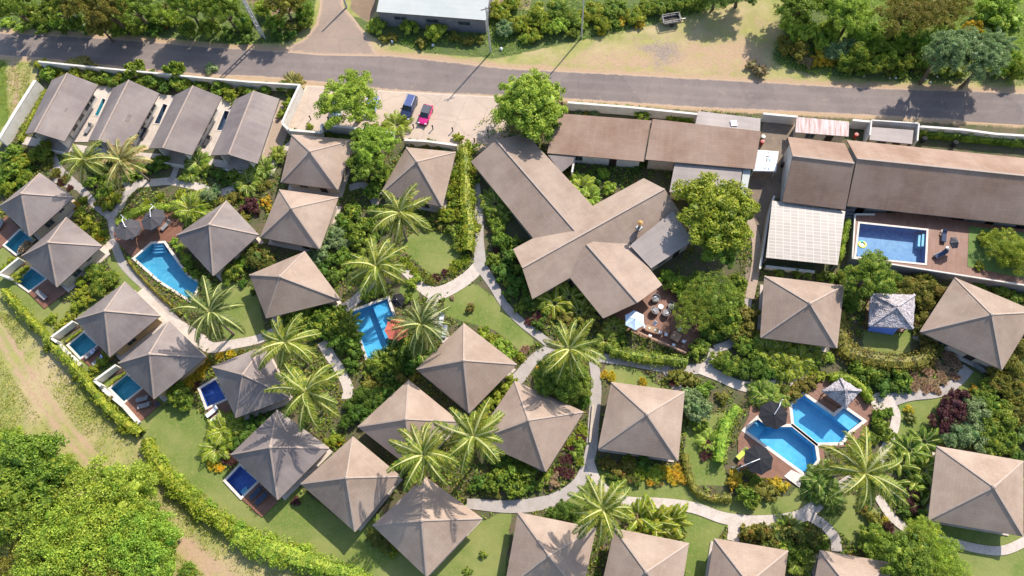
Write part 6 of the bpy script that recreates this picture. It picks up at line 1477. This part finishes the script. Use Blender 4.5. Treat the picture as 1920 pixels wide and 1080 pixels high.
def railing(a, b, z, label):
    A, B_ = Vector(G3(*a, z)), Vector(G3(*b, z)); root = empty('railing', tuple(A), 0, label, 'railing'); n = max(2, int((B_ - A).length / 1.3))
    for k in range(n + 1): p = A.lerp(B_, k / n); g = MB(); g.box((p.x, p.y, z + .5), (.1, .1, 1.0)); g.build('post', M['tabletop'], root)
    g = MB(); g.beam(A + Vector((0, 0, 1.02)), B_ + Vector((0, 0, 1.02)), .22, .06); g.build('handrail', M['tabletop'], root)
    g = MB(); g.beam(A + Vector((0, 0, .5)), B_ + Vector((0, 0, .5)), .05, .08); g.build('rail', M['tabletop'], root)
railing((1182, 621), (1284, 665), .13, 'timber railing along the lower edge of the restaurant deck')

def car(px, py, ang, L, W, H, paint, glass, label, roofm=None, name='parked_car', suv=False):
    r = place(name, px, py, 0, ang, label, 'car', 'cars in the car park')
    # lower body: stations along x (front is +x)
    st = [(-.5, .80, .35, .74), (-.485, .93, .24, .92), (-.36, 1.0, .22, 1.0), (-.1, 1.0, .22, .98), (.16, 1.0, .22, .95), (.3, .98, .22, .86), (.44, .9, .24, .76), (.49, .78, .3, .66), (.5, .6, .36, .56)]
    if suv: st = [(x, w, b, t * 1.14) for x, w, b, t in st]
    mb = MB(); rings = []
    for x, w, b, t in st:
        x *= L; w *= W / 2; t *= H * .62; rings.append([Vector(q) for q in ((x, -w * .86, b), (x, -w, b + .1), (x, -w, t * .72), (x, -w * .93, t * .93), (x, -w * .7, t), (x, w * .7, t), (x, w * .93, t * .93), (x, w, t * .72), (x, w, b + .1), (x, w * .86, b))])
    for A_, B_ in zip(rings[:-1], rings[1:]):
        for i in range(10): mb.face([A_[i], B_[i], B_[(i + 1) % 10], A_[(i + 1) % 10]])
    mb.face(rings[0]); mb.face(list(reversed(rings[-1]))); P(mb, 'body', [paint], r)
    # cabin: glass house, roof panel, pillars
    tb = H * .62 * (1.1 if suv else .96); b0, b1 = (-.47, .20) if suv else (-.44, .2); t0, t1 = (-.42, .06) if suv else (-.34, .05); wb, wt = W * .46, W * .39
    lo = [Vector((x * L, s * wb, tb)) for x, s in ((b0, -1), (b1, -1), (b1, 1), (b0, 1))]; hi = [Vector((x * L, s * wt, H - .05)) for x, s in ((t0, -1), (t1, -1), (t1, 1), (t0, 1))]
    nm = ['side_window', 'windscreen', 'side_window', 'rear_window']
    for i in range(4): g = MB(); g.face([lo[i], lo[(i + 1) % 4], hi[(i + 1) % 4], hi[i]]); P(g, nm[i], [glass], r)
    g = MB(); g.prism([(h.x, h.y) for h in offset3(hi, .05)], H - .05, H); P(g, 'roof', [roofm or paint], r)
    for i in range(4): g = MB(); g.beam(lo[i], hi[i], .07, .07); P(g, 'pillar', [paint], r)
    for s in (-1, 1):
        mx = (lo[0].x + lo[1].x) / 2; g = MB(); g.beam((mx, s * wb * 1.005, tb), (mx, s * wt * 1.005, H - .05), .08, .06); P(g, 'pillar', [paint], r)
        if suv: g = MB(); g.tube([(t0 * L + .1, s * wt * .92, H + .03), (t1 * L - .1, s * wt * .92, H + .03)], .03, 6); P(g, 'roof_rail', 'metal', r)
        for x in (-.31, .31):
            w = MB(); w.tube([(x * L, s * (W / 2 - .2), .33), (x * L, s * (W / 2 + .01), .33)], .33, 20); wo = P(w, 'wheel', 'rubber', r); q = MB(); q.tube([(x * L, s * (W / 2), .33), (x * L, s * (W / 2 + .03), .33)], .2, 14); q.build('rim', M['metal'], wo, world=False)
        g = MB(); g.box((.48 * L, s * W * .36, .6 * H * .62 / .62 * .72), (.14, .34, .16)); P(g, 'headlight', 'whitecush', r)
        g = MB(); g.box((-.49 * L, s * W * .38, .66 * H * .8), (.1, .26, .18)); P(g, 'tail_light', 'red', r)
        g = MB(); g.box((.17 * L, s * (W / 2 + .09), tb + .05), (.16, .2, .14)); P(g, 'mirror', [paint], r)
    g = MB(); g.box((.5 * L, 0, .36), (.1, W * .8, .16)); P(g, 'bumper', 'rubber', r); g = MB(); g.box((-.5 * L, 0, .4), (.1, W * .8, .18)); P(g, 'bumper', 'rubber', r)
    return r
def offset3(hi, d):
    return [Vector(q) for q in offset([(h.x, h.y) for h in hi], d)]
def paintm(n, c, rough=.25, metal=.3):
    m, nt, bs = newmat(n); bs.inputs['Roughness'].default_value = rough; bs.inputs['Metallic'].default_value = metal; bs.inputs['Base Color'].default_value = c; bs.inputs['Coat Weight'].default_value = .5; return m
GL = M['glass']
car(768, 207, dirpx((777, 184), (760, 226)), 4.7, 1.85, 1.75, paintm('blue_black_paint', (.03, .04, .10, 1)), GL, 'dark blue sport utility car beside the pink car', suv=True, roofm=paintm('blue_roof', (.10, .13, .28, 1)))
car(799, 219, dirpx((807, 200), (793, 236)), 3.9, 1.68, 1.5, paintm('pink_paint', (.75, .03, .22, 1)), GL, 'small pink car with a grey roof', roofm=paintm('grey_roof', (.12, .12, .125, 1)))
car(634, 210, dirpx((638, 190), (631, 230)), 4.4, 1.8, 1.5, paintm('silver_paint', (.6, .64, .7, 1)), GL, 'silver car parked at the left under the spreading tree')
car(698, 203, dirpx((704, 184), (693, 224)), 4.3, 1.8, 1.5, paintm('pale_blue_paint', (.28, .42, .7, 1)), GL, 'pale blue car parked at the right under the spreading tree')
SPOT = ['leftmost', 'second from left', 'third from left', 'fourth from left', 'fifth from left', 'sixth from left', 'rightmost']
for k, (px, py) in enumerate([(583,224),(617,226),(776,240),(812,242),(849,246),(890,266),(915,250)]):
    r = place('bollard', px, py, 0, 0, f'short black bollard lamp at the car park edge, {SPOT[k]}', 'bollard', 'bollards around the car park'); g = MB(); g.lathe([(.09, 0), (.09, .95), (.07, 1.0)], 10); P(g, 'post', 'black', r); g = MB(); g.lathe([(.14, .8), (.14, .97), (.1, 1.02)], 10); P(g, 'cap', 'black', r)

def pole(px, py, h, label, arm=True, mat='metal', r0=.16):
    r = place('utility_pole', px, py, 0, .2, label, 'utility pole', None); g = MB(); g.tube([(0, 0, -.1), (0, 0, h)], [r0, r0 * .62], 10); P(g, 'post', 'stone', r)
    if arm:
        g = MB(); g.box((0, 0, h - .5), (1.8, .1, .12)); P(g, 'crossarm', 'trunk', r)
        for x in (-.8, 0, .8): g = MB(); g.lathe([(.05, h - .44), (.07, h - .36), (.03, h - .28)], 8, (x, 0)); P(g, 'insulator', 'whitecush', r)
pole(920, 99, 11, 'pale utility pole at the corner of the pale-roofed warehouse'); pole(1090, 71, 10, 'pale utility pole at the dirt verge left of the open trailer'); pole(160, 52, 10, 'thin utility pole in the roadside trees at the upper left')
pole(650, 14, 6, 'short pale pole at the corner of the side road', arm=False, r0=.22)
r = place('pylon', 494, 71, 0, dirpx((484, 66), (500, 72)), 'concrete ladder-shaped power pylon beside the road', 'pylon')
for s in (-1, 1): g = MB(); g.beam((s * .42, 0, -.1), (s * .26, 0, 10), .2, .28); P(g, 'leg', 'stone', r)
for k in range(9): g = MB(); z = .8 + k * 1.1; g.beam((-.44 + .016 * z, 0, z), (.44 - .016 * z, 0, z), .14, .16); P(g, 'rung', 'stone', r)
g = MB(); g.box((0, 0, 9.9), (2.2, .14, .16)); P(g, 'crossarm', 'stone', r)

r = place('trailer', 1257, 43, 0, dirpx((1240, 47), (1274, 41)), 'small open cage trailer parked on the grass verge', 'trailer')
g = MB(); g.box((0, 0, .62), (3.1, 1.6, .1)); P(g, 'bed', 'dark', r)
for a, b in (((-1.55, -.8), (1.55, -.8)), ((-1.55, .8), (1.55, .8)), ((-1.55, -.8), (-1.55, .8)), ((1.55, -.8), (1.55, .8))):
    g = MB()
    for z in (1.0, 1.45): g.beam((*a, z), (*b, z), .1, .1)
    for t in (0, .5, 1): p = Vector((*a, .6)).lerp(Vector((*b, .6)), t); g.beam(p, p + Vector((0, 0, .9)), .09, .09)
    g.beam((*a, .78), (*b, .78), .04, .22); P(g, 'side_rail', 'frame', r)
for s in (-1, 1): g = MB(); g.tube([(0, s * .82, .33), (0, s * 1.02, .33)], .33, 18); P(g, 'wheel', 'rubber', r)
g = MB(); g.beam((1.55, 0, .55), (2.7, 0, .5), .1, .1); P(g, 'drawbar', 'metal', r)

# white stall canopy with small printed marks in the yard
r = place('canopy', 1437, 301, 2.2, 0, 'white canopy printed with small blue and orange marks in the yard', 'canopy')
Q = [Vector(G3(x, y, 2.2)) - r.location for x, y in [(1421,281),(1460,284),(1455,321),(1412,320)]]; top = sum(Q, Vector()) / 4 + Vector((0, 0, .35))
g = MB()
for i in range(4): g.face([Q[(i + 1) % 4], Q[i], top]); g.face([Q[i], Q[(i + 1) % 4], Q[(i + 1) % 4] - Vector((0, 0, .25)), Q[i] - Vector((0, 0, .25))])
P(g, 'cloth', 'whitecush', r)
for k, (u, v, w, h, m_) in enumerate([(.5,.45,.42,.16,'bluep'),(.5,.52,.16,.34,'nut'),(.62,.5,.2,.5,'bluep'),(.35,.12,.1,.25,'bluep'),(.52,.12,.1,.25,'dark'),(.7,.12,.1,.25,'bluep'),(.5,.88,.1,.2,'bluep'),(.66,.9,.1,.2,'bluep'),(.5,.33,.5,.1,'dark')]):
    a = Q[0].lerp(Q[1], u); b = Q[3].lerp(Q[2], u); p = a.lerp(b, v); p.z = .35 * (1 - 2 * max(abs(u - .5), abs(v - .5))) + .04 + k * .004
    g = MB(); g.box(p, (w, h, .02), -.1); P(g, 'printed_mark', m_, r)
for q in Q: g = MB(); g.tube([(q.x * .95, q.y * .95, -2.2), (q.x * .95, q.y * .95, 0)], .03, 6); P(g, 'pole', 'whitemetal', r)
def binx(px, py, mat, label, z=0, s=1):
    r = place('bin', px, py, z, .4, label, 'bin'); g = MB(); g.lathe([(.26 * s, 0), (.33 * s, .85 * s), (.35 * s, .88 * s)], 12); P(g, 'drum', mat, r); g = MB(); g.lathe([(.37 * s, .885 * s), (.33 * s, .94 * s), (.05, .98 * s)], 12); P(g, 'lid', mat, r)
binx(1428, 262, 'metal', 'grey bin at the right end of the service block'); binx(1427, 271, 'red', 'red bin at the right end of the service block'); binx(1466, 312, 'dark', 'dark bin right of the white printed canopy'); binx(1602, 258, 'red', 'red bin right of the rusty shed')
binx(1728, 266, 'black', 'black bin left behind the long guest wing', s=1.2); binx(1786, 274, 'black', 'black bin right behind the long guest wing', s=1.2)
r = place('pool_float', 1616, 459, TZ - .07, 0, 'yellow and turquoise inflatable float at the left end of the rectangular pool', 'pool float')
def torus(mb, R, t, z, c=(0, 0), n=28, k=10, a0=0, a1=2 * PI):
    rows = []
    for i in range(n + 1):
        a = a0 + (a1 - a0) * i / n; rows.append([(c[0] + (R + t * math.cos(2 * PI * j / k)) * math.cos(a), c[1] + (R + t * math.cos(2 * PI * j / k)) * math.sin(a), z + t * math.sin(2 * PI * j / k)) for j in range(k)])
    for A_, B_ in zip(rows[:-1], rows[1:]):
        for j in range(k): mb.face([A_[j], B_[j], B_[(j + 1) % k], A_[(j + 1) % k]])
g = MB(); torus(g, .5, .16, .1); P(g, 'ring', [paintm('yellow_vinyl', (.75, .75, .12, 1), .4, 0)], r, smooth=True); g = MB(); torus(g, .5, .165, .1, a0=1.0, a1=2.0, n=10); P(g, 'panel', [paintm('turquoise_vinyl', (.05, .55, .45, 1), .4, 0)], r, smooth=True)
g = MB(); g.lathe([(.38, .03), (.36, .07)], 20); P(g, 'seat', 'whitecush', r)
rocks = [(1619,143,.22),(1664,140,.16),(1668,147,.14),(1679,147,.2),(1735,150,.18),(1744,155,.16),(1757,144,.16),(940,93,.32),(736,79,.3),(812,86,.28)]
for k, (px, py, s_) in enumerate(rocks):
    r = place('rock', px, py, 0, k, f'small white stone on the road verge, {["leftmost near the far wood","second from left near the far wood","third from left near the far wood","fourth from left near the far wood","fifth from left near the far wood","sixth from left near the far wood","seventh from left near the far wood","beside the tall warehouse pole","left below the warehouse","middle below the warehouse"][k]}', 'stone', 'white stones on the verge')
    iv, it = ico(); g = MB(); rr = random.Random(k); vv = [Vector(v) * s_ * rr.uniform(.8, 1.1) + Vector((0, 0, s_ * .6)) for v in iv]
    for t_ in it: g.face([vv[i] for i in t_])
    P(g, 'boulder', 'whitecush', r)
r = place('loggia', 1815, 668, 0, dirpx((1795, 655), (1850, 695)), 'grey loggia slab with steps below the right-edge bungalow', 'loggia')
g = MB(); g.box((0, .3, .12), (5.6, 2.2, .24)); P(g, 'slab', 'concrete', r)
for k in range(3): g = MB(); g.box((-2.0, -1.1 - k * .34, .15 - k * .05), (2.2, .36, .2 - k * .05)); P(g, 'step', 'concrete2', r)
g = MB(); g.box((2.0, -.75, .5), (1.6, .14, .8)); P(g, 'parapet', 'greywall', r)

# ------------------------------------------------------------------ grass and ground cover (nobody could count these)
def scatter(name, n, region_px, excl, size, mat, label, cat, seed, h=.3, up_=1.2, asp=.3):
    rng = np.random.default_rng(seed); reg = [[G(*p) for p in q] for q in region_px]; pts = []
    allp = np.concatenate([np.array(q) for q in reg]); lo, hi = allp.min(0), allp.max(0); got = 0
    while got < n:
        c = rng.uniform(lo, hi, (n, 2)); k = np.zeros(n, bool)
        for q in reg: k |= inside(c, q)
        for q in excl: k &= ~inside(c, q)
        c = c[k]; nn = np.array([math.sin(x * .37) + math.sin(y * .41 + 1) + math.sin((x + y) * .9) * .6 + math.sin(x * 1.9 - y * 1.3) * .6 for x, y in c]); c = c[nn + rng.normal(0, .8, len(c)) > -.2]
        pts.append(c); got += len(c)
    c = np.concatenate(pts)[:n]; pos = np.stack([c[:, 0], c[:, 1], rng.uniform(.03, h, n)], 1)
    nrm = np.stack([rng.normal(0, .5, n), rng.normal(0, .5, n), np.full(n, up_)], 1); nrm /= np.linalg.norm(nrm, axis=1)[:, None]
    V = leaves(rng, pos, nrm, size, asp, spread=.5); V[:, 2] = np.maximum(V[:, 2], .012)
    o = bpy.data.objects.new(name, mesh_arrays(name, V, quads(n), [mat])); link(o); tag(o, label, cat, kind='stuff')
EX = list(PW.values()) + [[tuple(v.co[:2]) for v in o.data.vertices] for o in []]
for L_ in LAWNS: EX.append([G(*p) for p in L_])
for p_, w_, m_ in PATHS:
    C_ = catmull([Vector(G(*q)) for q in p_], 5); ww = (max(w_) if hasattr(w_, '__len__') else w_) / 2 + .08
    for a, b in zip(C_[:-1], C_[1:]):
        d = (b - a).normalized(); n_ = Vector((-d.y, d.x)) * ww; EX.append([tuple(a - n_), tuple(b - n_), tuple(b + n_), tuple(a + n_)])
for px, *_ in B: EX.append([G(x, y, 2.9) for x, y in px])
for q in ([(213,435),(226,424),(248,411),(275,396),(335,394),(352,412),(338,440),(318,456),(248,482),(216,450)], [(1408,752),(1438,734),(1500,736),(1545,712),(1600,728),(1648,774),(1546,842),(1546,872),(1512,915),(1480,914),(1420,895),(1383,880),(1384,820)], [(1131,600),(1246,534),(1300,556),(1330,600),(1302,652),(1283,665),(1182,622)],
          [(80,150),(560,160),(545,250),(500,326),(40,275)], [(883,303),(930,262),(986,250),(1130,400),(1246,354),(1299,452),(1242,534),(1131,597),(1020,548),(960,467)], [(1025,205),(1990,260),(1990,548),(1420,500),(1390,380),(1205,300),(1025,300)], [(540,240),(860,270),(950,180),(575,160)], [(-12,440),(12,402),(62,450),(88,500),(130,546),(83,580),(30,530)], [(100,636),(142,605),(216,672),(176,694)], [(182,716),(222,687),(302,757),(262,794)], [(370,725),(404,708),(445,786),(400,797)], [(420,900),(450,870),(524,937),(491,970)]):
    EX.append([G(*p) for p in q])
BEDR = [[(80,125),(380,150),(560,165),(930,182),(1300,205),(1990,260),(1990,1110),(960,1110),(700,1080),(560,1040),(430,990),(350,925),(290,865),(262,808),(190,735),(110,640),(8,540),(-30,515),(-30,330),(30,260)]]
scatter('ground_cover', 30000, BEDR, EX, .34, F['k'], 'low mixed ground cover plants filling the garden beds', 'ground cover', 4, .28, 1.0, .55)
scatter('ground_cover_light', 24000, BEDR, EX, .42, F['m'], 'fresh green ground cover leaves in the garden beds', 'ground cover', 14, .4, 1.0, .5)
rdx = [[G(*p) for p in ROAD_TOP] + [G(*p) for p in reversed(ROAD_BOT)]]
scatter('meadow_grass', 26000, [[(-60,560),(20,590),(110,660),(240,800),(290,880),(430,1000),(700,1100),(-60,1120)], [(-60,108),(60,118),(55,165),(0,265),(-60,265)]], [[G(*p) for p in [(0,600),(60,690),(160,820),(290,960),(440,1080),(400,1090),(250,970),(110,830),(20,700),(-20,620)]]], .3, F['y'], 'loose dry and green meadow grass beside the dirt track', 'grass', 5, .2, .7, .2)
scatter('wild_grass', 26000, [[(-60,-40),(600,-40),(588,30),(530,82),(440,84),(200,62),(-60,48)], [(700,70),(800,98),(930,110),(1080,78),(1230,50),(1440,-10),(1010,-40),(925,20),(900,62)], [(1482,5),(1464,32),(1474,62),(1452,84),(1446,112),(1480,128),(1560,148),(1700,156),(1990,160),(1990,-40),(1492,-40)]], [], .42, F['l'], 'wild grass and weeds under the roadside trees', 'grass', 6, .35, .6, .25)
